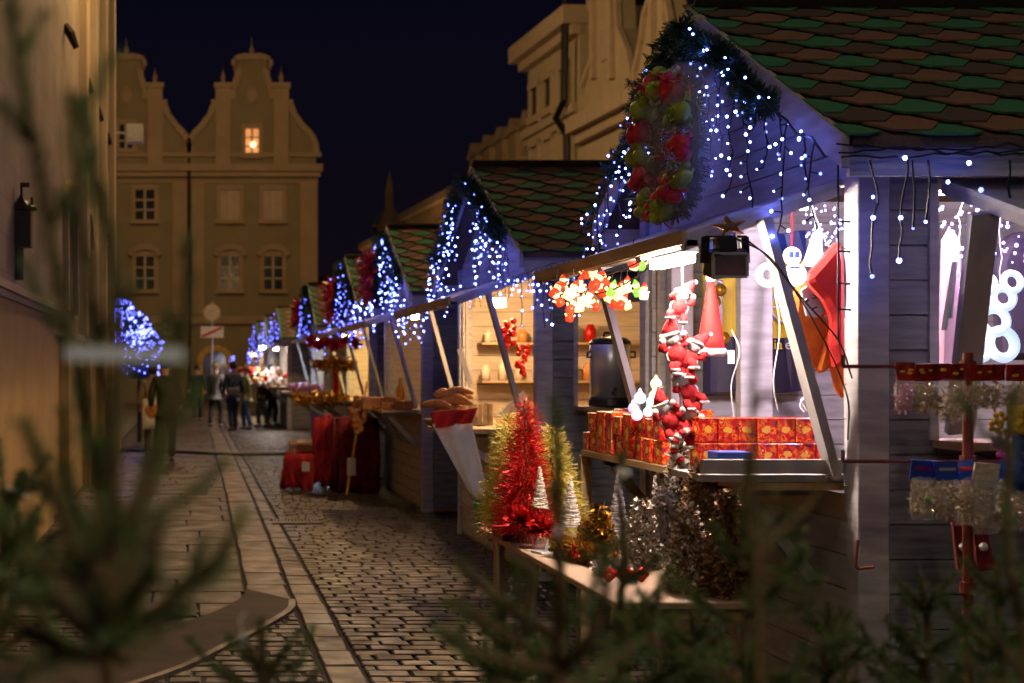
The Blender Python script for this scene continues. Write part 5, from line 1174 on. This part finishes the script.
b = MB(); px = P(968,370,4.9).x; b.tube([(px,4.9,.02),(px,4.9,1.66)],.017,10); b.build('pole', M['rustrod'], o)
for z in (1.612,1.285):
    b = MB(); b.tube([P(843,370,4.9)*1+Vector((0,0,z-1.6)), (3.4,4.9,z)],.0065,6); b.tube([P(843,370,4.9)+Vector((0,0,z-1.6)), P(843,370,4.9)+Vector((0,0,z-1.56))],.0065,6); b.build('rod', M['rustrod'], o)
for z in (1.612,1.285,.85):
    b = MB(); b.lathe([(.026,-.02),(.026,.02)],(px,4.9,z),10); b.build('collar', M['rustrod'], o)
b = MB(); b.tube([(px-.3,4.9,.02),(px+.3,4.9,.02)],.015,6); b.tube([(px,4.6,.02),(px,5.2,.02)],.015,6); b.build('base', M['rustrod'], o)
def pillow(b, c, w_, h, d, m=0, rz=0, seed=0):
    n = 9; vs = []; rr = random.Random(seed)
    for s in (-1,1):
        for j in range(n+1):
            for i in range(n+1):
                u = i/n*2-1; v = j/n*2-1; t = (1-u**4)*(1-v**4); 
                vs.append(c+Matrix.Rotation(rz,3,'Z')@Vector((u*w_/2*(1-.05*abs(v)**3), s*(d/2*max(0,t)**.5+.001)+rr.uniform(-.004,.004)*t*2, v*h/2+rr.uniform(-.003,.003))))
    N = (n+1)**2; fs = []
    for s in (0,1):
        for j in range(n):
            for i in range(n): 
                q = (s*N+j*(n+1)+i, s*N+j*(n+1)+i+1, s*N+(j+1)*(n+1)+i+1, s*N+(j+1)*(n+1)+i); fs.append(q if s else q[::-1])
    b.add(vs, fs, m)
def candybag(px0, px1, ytop, yh, ybot, Y, header, contents, lab, sd, tilt=0, extra=None):
    a = P(px0,ytop,Y); c = P(px1,ybot,Y); xm = (a.x+c.x)/2; w_ = c.x-a.x; zh = P(0,yh,Y).z
    o = empty('candy_bag', Vector((xm,Y,c.z)), lab, 'candy bag', 'clear candy bags on the rack')
    b = MB(); b.obox((xm,Y,(a.z+zh)/2),(w_*.98,.006,a.z-zh),random.uniform(-.25,.25),random.uniform(-.2,.2),tilt); hd = b.build('header_card', M[header], o)
    b = MB(); rr = random.Random(sd)
    if header == 'cardred':
        for k in range(3):
            q = Vector((xm+rr.uniform(-.4,.35)*w_,Y-.006,(a.z+zh)/2+rr.uniform(-.012,.012))); b.ball(q,rr.uniform(.004,.009),8,5,(1.6,.3,.8))
        b.build('printed_marks', M['cardyel'], hd)
    else:
        b.obox((xm,Y-.006,(a.z+zh)/2+.006),(w_*.7,.003,.010),0,0,tilt+.05); b.build('printed_marks', M['bag'] if sd%2 else M['redtin'], hd)
    b = MB(); n = 130; h = zh-c.z
    bs = np.stack([RNG.uniform(-.42,.42,n)*w_+xm,RNG.uniform(-.02,.02,n)+Y,c.z+h*RNG.beta(1.2,1.5,n)*.85+.008],1); blades(b,bs,RNG.normal(size=(n,3)),.022,.014,0,.3,2)
    b.build('sweets', M[contents], o)
    b = MB(); pillow(b, Vector((xm,Y,(zh+c.z)/2)), w_*1.04, h*1.05*rr.uniform(.9,1.12), .06, 0, rr.uniform(-.3,.3), sd); b.build('bag', M['bag'], o, smooth=True)
    if extra: b = MB(); b.ball(P(extra[0],extra[1],Y-.035),.010,8,6); b.build('green_sweet', M['lantern_gm'], o)
M['lantern_gm'] = mat('green_sweet', (.05,.55,.08), None, .3, 10, 0)
for k,(x0,x1,yb,ct,lab) in enumerate(((896,915,412,'pink','narrow candy bag with red header at the left end of the top rod'),(914,941,414,'candyfoil','bag of golden foil sweets with a dark red header, second on the top rod'),(938,966,421,'candyfoil','bag of golden foil sweets under the brightest red header, third on the top rod'),(968,1006,409,'cookie','bag of dull brown sweets right of the rack pole'),(1006,1040,412,'cookie','candy bag at the right picture edge on the top rod'))):
    candybag(x0,x1,364+random.uniform(-2,2),381,yb,4.88-.03*(k%2),'cardred',ct,lab,k,random.uniform(-.04,.04))
for k,(x0,x1,yb,ct,lab,ex) in enumerate(((911,938,517,'candyfoil','candy bag with bright blue header and green sweet, left end of the lower rod',(928,500)),(935,958,520,'cookie','bag of beige sweets with a dark blue header next to the leftmost blue one',None),(955,976,522,'cookie','bag of beige sweets in front of the red rack pole, lower rod',None),(972,1000,530,'candyfoil','shiniest golden candy bag with a pale blue tilted header',None),(996,1030,528,'candyfoil','golden candy bag with green sweet at the lower right edge',(1004,508)))):
    candybag(x0,x1,463+random.uniform(-3,3),480,yb,4.86-.04*(k%2),'bluebag' if k!=3 else 'cream',ct,lab,20+k,random.uniform(-.15,.15),ex)
o = empty('red_stockings', P(972,560,5.0), 'pair of dark red felt stockings hanging below the lower rod', 'stocking')
for x in (-1,1):
    b = MB(); c = P(972+x*10,538,5.0); b.prism([c+Vector((-.03,0,.07)),c+Vector((.02,0,.07)),c+Vector((.04,0,-.06)),c+Vector((.06,0,-.11)),c+Vector((-.01,0,-.12))],(0,.03,0)); b.build('stocking', M['plum'], o, bevel=.008)
    b = MB(); b.ball(c+Vector((0,-.01,-.03)),.016,8,6); b.build('fur_ball', M['white'], o)
o = empty('flower_toy_strand', P(1005,430,5.0), 'strand of yellow and magenta flower shaped toys below the top rod', 'toy')
for k,(px,py,m) in enumerate(((1000,418,'cardyel'),(996,426,'cardyel'),(1004,436,'cardyel'),(998,442,'magenta'),(1003,452,'magenta'))):
    b = MB(); c = P(px,py,4.95)
    for j in range(5): b.ball(c+Vector((.016*math.cos(j*1.256),0,.016*math.sin(j*1.256))),.012,8,5,(1,.6,1))
    b.build('toy_flower', M[m], o, smooth=True)
b = MB(); pillow(b,P(1030,455,4.8),.12,.24,.06,0,0,77); tag(b.build('blue_yellow_pack', M['blue']),'blue packet at the right picture edge between the two rods','packet')
b = MB(); pillow(b,P(1022,420,4.75),.10,.10,.05,0,0,78); tag(b.build('yellow_pack', M['cardyel']),'yellow packet at the right picture edge under the top rod','packet')
b = MB(); b.tube(bez([P(858,540,5.3),P(856,566,5.3),P(866,568,5.3),P(874,567,5.3)],4),.006,6); tag(b.build('door_hook', M['rustrod']),'small rusty hook low on the corner post of the nearest stall','hook')
# ------------------------------------------------------------------ lit ball on a post, road sign
o = empty('lit_ball_tree', (-1.0,31,0), 'basket of dense blue lights on a post beyond the left house', 'light tree')
b = MB(); b.tube([(-1.1,31,0),(-1.1,31,1.75)],.05,8); b.build('post', M['iron'], o)
b = MB(); b.lathe([(.2,1.42),(.38,1.55),(.45,1.78),(.45,1.82)], (-1.1,31,0), 16); b.build('basket', M['blue'], o)
blobs = [((-1.5,31,2.35),.50),((-.95,31,2.15),.36),((-1.22,31,2.5),.36),((-1.5,31,2.85),.28)]
b = MB(); bl = MB(); n = 0
for c,r in blobs:
    for k in range(150):
        d = Vector((random.gauss(0,1),random.gauss(0,1),random.gauss(0,1))).normalized(); bl.ball(Vector(c)+d*r*random.uniform(.85,1.05), .022, 6, 4)
    bs = np.tile(np.array(c),(700,1)); d = RNG.normal(size=(700,3)); d /= np.linalg.norm(d,axis=1)[:,None]; blades(b, bs+d*r*RNG.uniform(.3,.9,700)[:,None], d, .14,.03)
for k in range(40): bl.ball((-1.1+.42*math.cos(k),31+.42*math.sin(k),1.5+.008*k),.02,6,4)
b.build('foliage', M['fir'], o); f = bl.build('bulbs', emit('ball_led',(.13,.15,1),9), o); f['kind'] = 'stuff'
o = empty('road_sign', (.7,45,0), 'round road sign above a white plate crossed by a red bar on one post', 'road sign')
b = MB(); p = P(212,313,45); b.tube([(p.x,45,0),(p.x,45,3.75)],.035,8); b.build('post', M['batten'], o)
b = MB(); b.lathe([(.001,-.01),(.26,-.01),(.26,.01),(.001,.01)], (p.x,44.95,3.42), 24, 0, Matrix.Rotation(R(90),4,'X')); b.build('round_plate', M['frame'], o)
b = MB(); b.box(p.x-.36,p.x+.36,44.93,44.96,2.62,2.98); pl = b.build('plate', M['whitep'], o)
b = MB(); b.bar((p.x-.32,44.92,2.66),(p.x+.32,44.92,2.94),.012,.07,up=(0,0,1)); b.build('red_bar', M['ribbon_r'], pl)
# ------------------------------------------------------------------ people
def skinmesh(name, verts, edges, radii, m, parent, sub=1):
    off = ORG[parent.name]; me = bpy.data.meshes.new(name); me.from_pydata([tuple(Vector(v)) for v in verts], edges, []); me.materials.append(m)
    o = bpy.data.objects.new(name, me); COL.objects.link(o); o.parent = parent
    sk = o.modifiers.new('skin','SKIN'); 
    if not me.skin_vertices: 
        bpy.context.view_layer.objects.active = o; bpy.ops.object.select_all(action='DESELECT') if False else None
    sv = me.skin_vertices[0].data if me.skin_vertices else None
    if sv is None: me.attributes; return o
    for i,r in enumerate(radii): sv[i].radius = (r,r) if not isinstance(r,tuple) else r
    sv[0].use_root = True; su = o.modifiers.new('sub','SUBSURF'); su.levels = sub; su.render_levels = sub; sk.use_smooth_shade = True
    return o
def person(x, y, h, face, coat, trouser, hair, lab, stride=.12, arm=0, hood=False, bag=None, coatlen=.46):
    s = h/1.75; o = empty('person', (x,y,0), lab, 'person', 'visitors in the street'); o.rotation_euler = (0,0,face)
    V = lambda a,b_,c: Vector((a*s,b_*s,c*s)); st_ = stride
    J = [V(0,0,.95),V(0,0,1.12),V(0,.01,1.34),V(0,0,1.47),V(0,-.005,1.53),V(0,-.01,1.66),
         V(-.17,0,1.42),V(-.24,.02,1.16),V(-.25,-.08-arm*.2,.98+arm*.18),V(-.25,-.10-arm*.26,.90+arm*.2),
         V(.17,0,1.42),V(.24,.02,1.16),V(.25,-.08,.95),V(.25,-.09,.86),
         V(-.09,0,.88),V(-.10,-st_,.48),V(-.10,-st_*.6,.08),V(-.10,-st_*.6-.14,.04),
         V(.09,0,.88),V(.10,st_*.6,.48),V(.10,st_*1.4,.10),V(.10,st_*1.4-.13,.045)]
    E = [(0,1),(1,2),(2,3),(3,4),(4,5),(2,6),(6,7),(7,8),(8,9),(2,10),(10,11),(11,12),(12,13),(0,14),(14,15),(15,16),(16,17),(0,18),(18,19),(19,20),(20,21)]
    Rr = [.13,.12,.14,.06,.055,.095,.06,.045,.035,.035,.06,.045,.035,.035,.09,.065,.045,.045,.09,.065,.045,.045]
    skinmesh('body', J, E, [r*s for r in Rr], M['skin'], o)
    # coat
    CI = [0,1,2,6,7,8,10,11,12]; mp = {k:i for i,k in enumerate(CI)}
    cv = [J[k] for k in CI]+[J[0]+V(0,0,.95-coatlen-.5) if False else V(0,0,.95-(coatlen-.30)), J[3]]
    ce = [(mp[a],mp[b_]) for a,b_ in E if a in mp and b_ in mp]+[(0,9),(2,10)]
    cr2 = [.165,.16,.17,.085,.068,.058,.085,.068,.058,.175,.085]
    skinmesh('coat', cv, ce, [r*s for r in cr2], coat, o)
    for side,(a,b_,c) in (('l',(14,15,16)),('r',(18,19,20))):
        skinmesh('trouser_leg', [J[a],J[b_],J[c]], [(0,1),(1,2)], [.105*s,.078*s,.068*s], trouser, o)
        q = 17 if side=='l' else 21; skinmesh('shoe', [J[c]+V(0,.03,-.03),J[q]+V(0,-.02,-.0)], [(0,1)], [.055*s,.048*s], M['black'], o)
    b = MB(); hd = J[5]+V(0,.012,.0); b.ball(hd+V(0,.012,.035), .108*s, 12, 8, (.95,1,1.0 if not hood else 1.15), 0); 
    me = bpy.data.meshes.new('hair'); me.from_pydata(b.v,[],b.f); me.materials.append(hair); me.polygons.foreach_set('use_smooth',[True]*len(b.f)); q = bpy.data.objects.new('woolly_hat' if hood else 'hair',me); COL.objects.link(q); q.parent = o
    b = MB()
    for sx_ in (-.035,.035): b.ball(J[5]+V(sx_,-.088,.0),.012*s,6,4)
    b.ball(J[5]+V(0,-.105,-.025),.016*s,6,4); me = bpy.data.meshes.new('face'); me.from_pydata(b.v,[],b.f); me.materials.append(M['skin']); q = bpy.data.objects.new('facial_features',me); COL.objects.link(q); q.parent = o
    return o
dk = lambda n,c,c2=None: mat(n,c,c2,.85,9,.4)
C_black = dk('cloth_black',(.018,.017,.02)); C_navy = dk('cloth_navy',(.02,.03,.075)); C_green = dk('cloth_green',(.07,.09,.03)); C_grey = dk('cloth_grey',(.10,.10,.11)); C_jean = dk('denim',(.05,.10,.25)); C_brown = dk('cloth_brown',(.07,.045,.03)); C_hair = dk('hair_dark',(.02,.012,.008)); C_beige = dk('cloth_beige',(.30,.24,.17)); C_ol = dk('cloth_olive',(.035,.05,.02))
person((165-VX)*24/F,24.5,1.78,R(180),C_ol,C_black,C_hair,'person in a dark coat walking away, seen through the fir branch at the left')
person((152-VX)*25.5/F,26.2,1.66,R(180),C_beige,C_brown,C_hair,'person in a pale coat carrying a white bag, beside the left house')
person((197-VX)*44/F,44,1.72,R(0),C_black,C_black,C_hair,'small dark figure standing before the town house door')
person((216-VX)*39.5/F,39.5,1.76,R(150),C_grey,C_black,C_beige,'person in a grey coat with light hair, left of the group at the stalls', hood=False)
person((233-VX)*37.0/F,37.0,1.78,R(200),C_navy,C_navy,C_hair,'person in a dark navy jacket with a grey shoulder bag, centre of the group')
person((246-VX)*37.8/F,37.8,1.70,R(250),C_green,C_jean,C_beige,'person in an olive green jacket and blue jeans facing the stalls')
person((262-VX)*39.5/F,39.5,1.66,R(270),C_brown,C_grey,C_hair,'person in a brown coat standing close to the far counter')
person((272-VX)*41/F,41,1.7,R(90),C_black,C_black,C_hair,'dark clothed person half hidden by the blank sided stall', hood=True)
b = MB(); pillow(b, Vector(((233-VX)*37/F,36.78,1.02)), .34,.26,.10,0,0,5); b.tube(sag((-.12+1.12,36.8,1.12),(1.12+.1,36.8,1.5),-.02,5),.012,5); tag(b.build('shoulder_bag', C_grey, smooth=True),'grey shoulder bag carried by the person in the navy jacket','bag')
b = MB(); c = Vector(((150-VX)*25/F,25.9,.80)); pillow(b,c,.34,.55,.16,0,.3,9); b.tube([c+Vector((-.1,0,.25)),c+Vector((0,0,.42)),c+Vector((.1,0,.25))],.012,5); o = b.build('carrier_bag', M['whitep'], smooth=True); tag(o,'white carrier bag with an orange print held low beside the pale coat','bag')
b = MB(); b.ball(c+Vector((0,-.09,.06)),.12,10,7,(1,.25,1.2)); b.build('printed_patch', M['bread'], o)

# shelves and jars inside the second stall
for z,lab in ((1.50,'lower inner shelf of the bread stall, seen past the props'),(1.86,'upper inner shelf of the bread stall, under the warm lamp')):
    b = MB(); b.box(2.75,4.9,13.40,13.62,z-.02,z); tag(b.build('inner_shelf', M['wood']), lab, 'shelf')
random.seed(3)
for k in range(14):
    z = (1.50,1.86)[k%2]; x = 2.82+(k//2)*.16+random.uniform(-.03,.03); r = random.uniform(.035,.055); h = random.uniform(.12,.2); c = Vector((x,13.5,z))
    b = MB(); b.lathe([(r,0),(r,h*.75),(r*.6,h*.9),(r*.6,h)],c,10); tag(b.build('jar', M[random.choice(['bread','redtin','conegold','cream'])], smooth=True), 'small jar or bottle standing on the inner shelves of the bread stall', 'jar', 'jars on the bread stall shelves')
# ------------------------------------------------------------------ foreground spruces
def needled(b, path, dens, ln=.016, wd=.0016, sp=.8, fw=.75):
    L_ = sum((Vector(path[k+1])-Vector(path[k])).length for k in range(len(path)-1)); garland(b, path, max(8,int(L_*dens)), ln, wd, sp, 0, fw)
def spruce(name, label, stems, Yd=1.2, dens=3200, ln=.017, twig=True, r0=.006, sub=1.0, wd=.0017, tips=None, grp='young spruce trees in the foreground'):
    base = Vector(stems[0][0]); o = empty('spruce_tree', (base.x,base.y,0), label, 'spruce tree', grp)
    tb = MB(); nb = MB()
    for st_ in stems:
        path = bez(st_, 6); n = len(path); rr = [r0*(1-.8*k/n)+.0012 for k in range(n)]
        tb.tube(path, rr, 6); needled(nb, path[1:], dens, ln, wd)
        L_ = sum((path[k+1]-path[k]).length for k in range(n-1))
        if twig:
            m_ = int(L_/.055*sub)
            for k in range(m_):
                j = int(n*(.25+.7*k/max(1,m_))); j = min(n-2,j); t = (path[j+1]-path[j]).normalized()
                side = t.orthogonal().normalized(); side = Matrix.Rotation(random.uniform(0,6.28),3,t) @ side
                d = (t*.75+side*.85).normalized(); l2 = random.uniform(.035,.11)*(1-.5*k/m_)*(Yd**.5)
                p = path[j]; q = [p, p+d*l2*.5, p+d*l2+Vector((0,0,l2*.22))]; tb.tube(q,[.0025,.002,.001],4); needled(nb,q,dens,ln*.9,wd)
    if base.z > .02:
        tb.tube([Vector((base.x,base.y+.0,0)), Vector((base.x,base.y,base.z*.6)), base],[.022,.014,r0+.002],8)
        # lower tiers below the frame
        z = base.z*.35
        while z < base.z*.95:
            a0 = random.uniform(0,6.28)
            for k in range(5):
                a = a0+k*1.256; l3 = .42*(1-z/(base.z*1.5)); p = Vector((base.x,base.y,z)); d = Vector((math.cos(a),math.sin(a),.18))
                if p.y+d.y*l3 < .45: continue
                q = [p,p+d*l3*.5,p+d*l3+Vector((0,0,.05))]; tb.tube(q,[.006,.004,.0015],5); needled(nb,q,dens*.5,ln,wd*1.2)
            z += .16
    tr = tb.build('trunk', M['twig'], o); nb.build('crown', M['needle'], o)
    return o
def st(*p): return [P(*q) for q in p]
random.seed(21)
# big blurred tree at the left
spruce('a','big dark spruce close to the camera at the left, tall curved shoots crossing the house', [
 st((108,690,1.25),(104,560,1.22),(92,440,1.2),(66,320,1.2),(40,180,1.18),(18,60,1.16),(8,-40,1.15)),
 st((112,600,1.25),(112,480,1.2),(100,360,1.15),(82,230,1.12),(72,120,1.12),(70,90,1.12)),
 st((120,600,1.25),(140,520,1.3),(168,430,1.32),(184,330,1.32),(188,240,1.32)),
 st((112,470,1.3),(120,380,1.34),(112,250,1.35),(92,160,1.35),(80,100,1.35)),
 st((118,650,1.25),(160,560,1.25),(205,480,1.2),(230,430,1.2)) if False else st((118,640,1.25),(170,600,1.22),(215,560,1.2),(244,515,1.2)),
 st((100,610,1.25),(70,540,1.2),(45,470,1.18),(22,420,1.18)),
 st((95,640,1.22),(50,590,1.1),(10,540,1.05),(-20,520,1.05)),
 st((104,660,1.25),(60,650,1.15),(15,620,1.1),(-30,600,1.1)),
 st((120,660,1.25),(150,640,1.3),(185,590,1.3),(205,540,1.3)),
 st((106,560,1.22),(130,520,1.2),(150,470,1.2),(160,430,1.2)),
 st((104,580,1.2),(80,520,1.3),(60,500,1.35),(30,480,1.4)),
 st((108,640,1.25),(90,600,1.05),(60,570,1.0),(20,560,.98)),
 st((110,650,1.25),(135,600,1.05),(150,560,1.0),(160,520,.98)),
 st((100,660,1.3),(60,640,1.4),(30,600,1.45),(-5,570,1.5)),
 ], dens=1900, sub=.6)
spruce('a2','smaller spruce at the lower left edge, half a step farther back', [
 st((-20,690,2.3),(-5,600,2.3),(8,520,2.3),(22,470,2.3)), st((0,640,2.3),(25,560,2.3),(33,520,2.3)), st((-5,620,2.3),(5,560,2.3),(-5,490,2.3)),
 st((0,560,2.3),(15,540,2.25),(35,535,2.25)), st((0,650,2.3),(40,620,2.3),(60,590,2.3)), st((2,520,2.3),(10,495,2.3),(32,488,2.3))], dens=1700, sub=1.3, wd=.0022)
spruce('g','low spruce tip with a small clip at the bottom, left of centre', [
 st((262,700,1.9),(262,650,1.9),(260,620,1.9)), st((262,680,1.9),(250,650,1.9),(243,640,1.9)), st((262,690,1.9),(275,665,1.9),(285,650,1.9)), st((262,700,1.9),(235,680,1.9),(222,665,1.9)), st((262,700,1.9),(300,690,1.9),(318,668,1.9))], dens=2000, wd=.002)
# thin tall leader in front of the tinsel trees
spruce('b','slender blurred spruce leader rising in front of the tinsel trees', [
 st((556,700,1.55),(560,600,1.55),(558,500,1.55),(556,400,1.55)),
 st((558,660,1.55),(515,640,1.5),(470,612,1.48),(448,600,1.48)), st((558,640,1.55),(500,600,1.6),(466,570,1.6),(462,560,1.6)),
 st((556,670,1.55),(500,660,1.45),(450,640,1.4),(440,632,1.4)), st((560,670,1.55),(590,640,1.5),(606,600,1.5),(604,570,1.5)),
 st((560,690,1.55),(530,650,1.6),(528,600,1.62),(532,575,1.62)), st((556,690,1.55),(520,690,1.5),(480,675,1.5)), st((560,690,1.55),(600,670,1.6),(640,640,1.62))], dens=2000, sub=.5)
def full_spruce(label, px, pyt, Y, depth=.62, L0=.05, k=.75, dens=1500, ln=.019, wd=.0019, lean=0, seed=1, grp='young spruce trees in the foreground', nb=5, d0=.07):
    rr = random.Random(seed); top = P(px,pyt,Y); x0,y0 = top.x,top.y; o = empty('spruce_tree', (x0,y0,0), label, 'spruce tree', grp)
    tb = MB(); nbm = MB(); zb = top.z-depth
    leader = [Vector((x0+lean*(top.z-z)+.006*math.sin(z*30),y0,z)) for z in np.linspace(zb,top.z,12)]
    tb.tube([Vector((leader[0].x,y0,0)),leader[0]],[.026,.012],8); tb.tube(leader,[.012-.009*i/11 for i in range(12)],6); needled(nbm, leader, dens*.8, ln, wd)
    d_ = d0
    while d_ < depth:
        a0 = rr.uniform(0,6.28)
        for q in range(nb):
            a = a0+q*2*math.pi/nb+rr.uniform(-.3,.3); L_ = (L0+k*d_)*rr.uniform(.75,1.15)*.72; el = R(52-34*min(1,d_/.6))*rr.uniform(.8,1.2)
            z = top.z-d_+rr.uniform(-.015,.015); p = Vector((x0+lean*d_,y0,z)); h = Vector((math.cos(a),math.sin(a),0))
            path = [p+h*L_*t*math.cos(el)+Vector((0,0,L_*(t*math.sin(el)*.8+.18*t*t))) for t in np.linspace(0,1,7)]
            if min(v.y for v in path) < .5: continue
            tb.tube(path,[.0048-.0034*i/6 for i in range(7)],5); needled(nbm, path, dens, ln, wd)
            n2 = int(L_/.045)
            for i in range(n2):
                t = .22+.72*i/max(1,n2); pt = path[min(5,int(t*6))].lerp(path[min(6,int(t*6)+1)], t*6-int(t*6)); sd = Vector((-h.y,h.x,0))*(1 if i%2 else -1)
                l2 = L_*.42*(1-t*.75)+.02; e = pt+(h*.7*math.cos(el)+sd*.75+Vector((0,0,.25*math.sin(el)+.12))).normalized()*l2
                tb.tube([pt,e],[.002,.001],4); needled(nbm,[pt,pt.lerp(e,.5)+Vector((0,0,-.003)),e],dens,ln*.85,wd)
        d_ += .085+.04*min(1,d_)
    tb.build('trunk', M['twig'], o); nbm.build('crown', M['needle'], o); return o
full_spruce('green spruce with a forked top in front of the table corner',622,452,2.25,seed=4,nb=3,d0=.20,k=.60,L0=0)
full_spruce('tall dark spruce with upswept shoots before the pine cone trees',748,452,2.0,seed=9,dens=1500,nb=3,d0=.15,L0=.02)
full_spruce('low bushy spruce at the bottom centre, left of the forked one',505,598,2.5,.4,seed=12)
full_spruce('low spruce filling the bottom between the forked and the tall dark ones',690,612,2.7,.36,seed=15)
full_spruce('spruce with yellowish tips at the foot of the corner post',826,600,2.9,.42,seed=18,k=.6)
full_spruce('spruce at the lower right below the hanging stockings',925,575,2.7,.42,seed=21)
full_spruce('spruce in the lower right corner of the picture',1000,560,2.5,.42,seed=25)
spruce('d2','single thin spruce leader crossing the white post in the stall', [
 st((760,700,1.35),(757,560,1.35),(752,440,1.35),(757,330,1.35),(765,262,1.35)), st((757,560,1.35),(770,540,1.35),(812,500,1.36),(836,450,1.36)), st((752,410,1.35),(770,395,1.35),(800,430,1.36))], dens=500, sub=.15, r0=.003, ln=.011)
spruce('h','blurred spruce shoots at the right picture edge', [
 st((1030,720,1.7),(1020,620,1.7),(1008,540,1.7),(1010,440,1.7),(1012,390,1.7)), st((1026,680,1.7),(1000,640,1.7),(985,610,1.7)), st((1028,690,1.7),(990,680,1.7),(960,650,1.7))], dens=1600, sub=.5, r0=.004)
# clips, tags and unlit bulbs on the shoots
def bit(pts, r, m, name, lab, cat): 
    b = MB(); b.tube(pts, r, 8); tag(b.build(name, M[m], smooth=True), lab, cat)
M['strap'] = mat('pale_blue_strap',(.55,.66,.85),None,.6,10,.1)
b = MB(); b.bar(P(66,353,1.12),P(184,355,1.12),.004,.011); tag(b.build('strap', M['strap']),'blurred pale blue strap stretched between the left spruce shoots','strap')
bit([P(557,536,1.53),P(558,528,1.53)],.0035,'strap','light_clip','pale blue clip on the slender spruce leader','clip')
bit([P(622,478,1.88),P(618,470,1.88),P(630,474,1.88)],.004,'whitep','light_clip','white clip on the tip of the forked spruce','clip')
bit([P(243,645,1.9),P(243,634,1.9)],.005,'strap','light_clip','pale clip with a white wire on the low spruce tip','clip')
bit([P(630,654,1.85),P(632,640,1.85)],.004,'magenta','light_clip','magenta clip low in the forked spruce','clip')
bit(bez([P(243,634,1.9),P(240,622,1.9),P(245,612,1.9)],4),.0012,'whitewire','wire_end','thin white wire end sticking up from the low spruce tip','wire')
bit(bez([P(5,487,2.28),P(14,490,2.28),P(30,497,2.28)],4),.002,'whitewire','wire_end','thin white wire on the lower left spruce twig','wire')
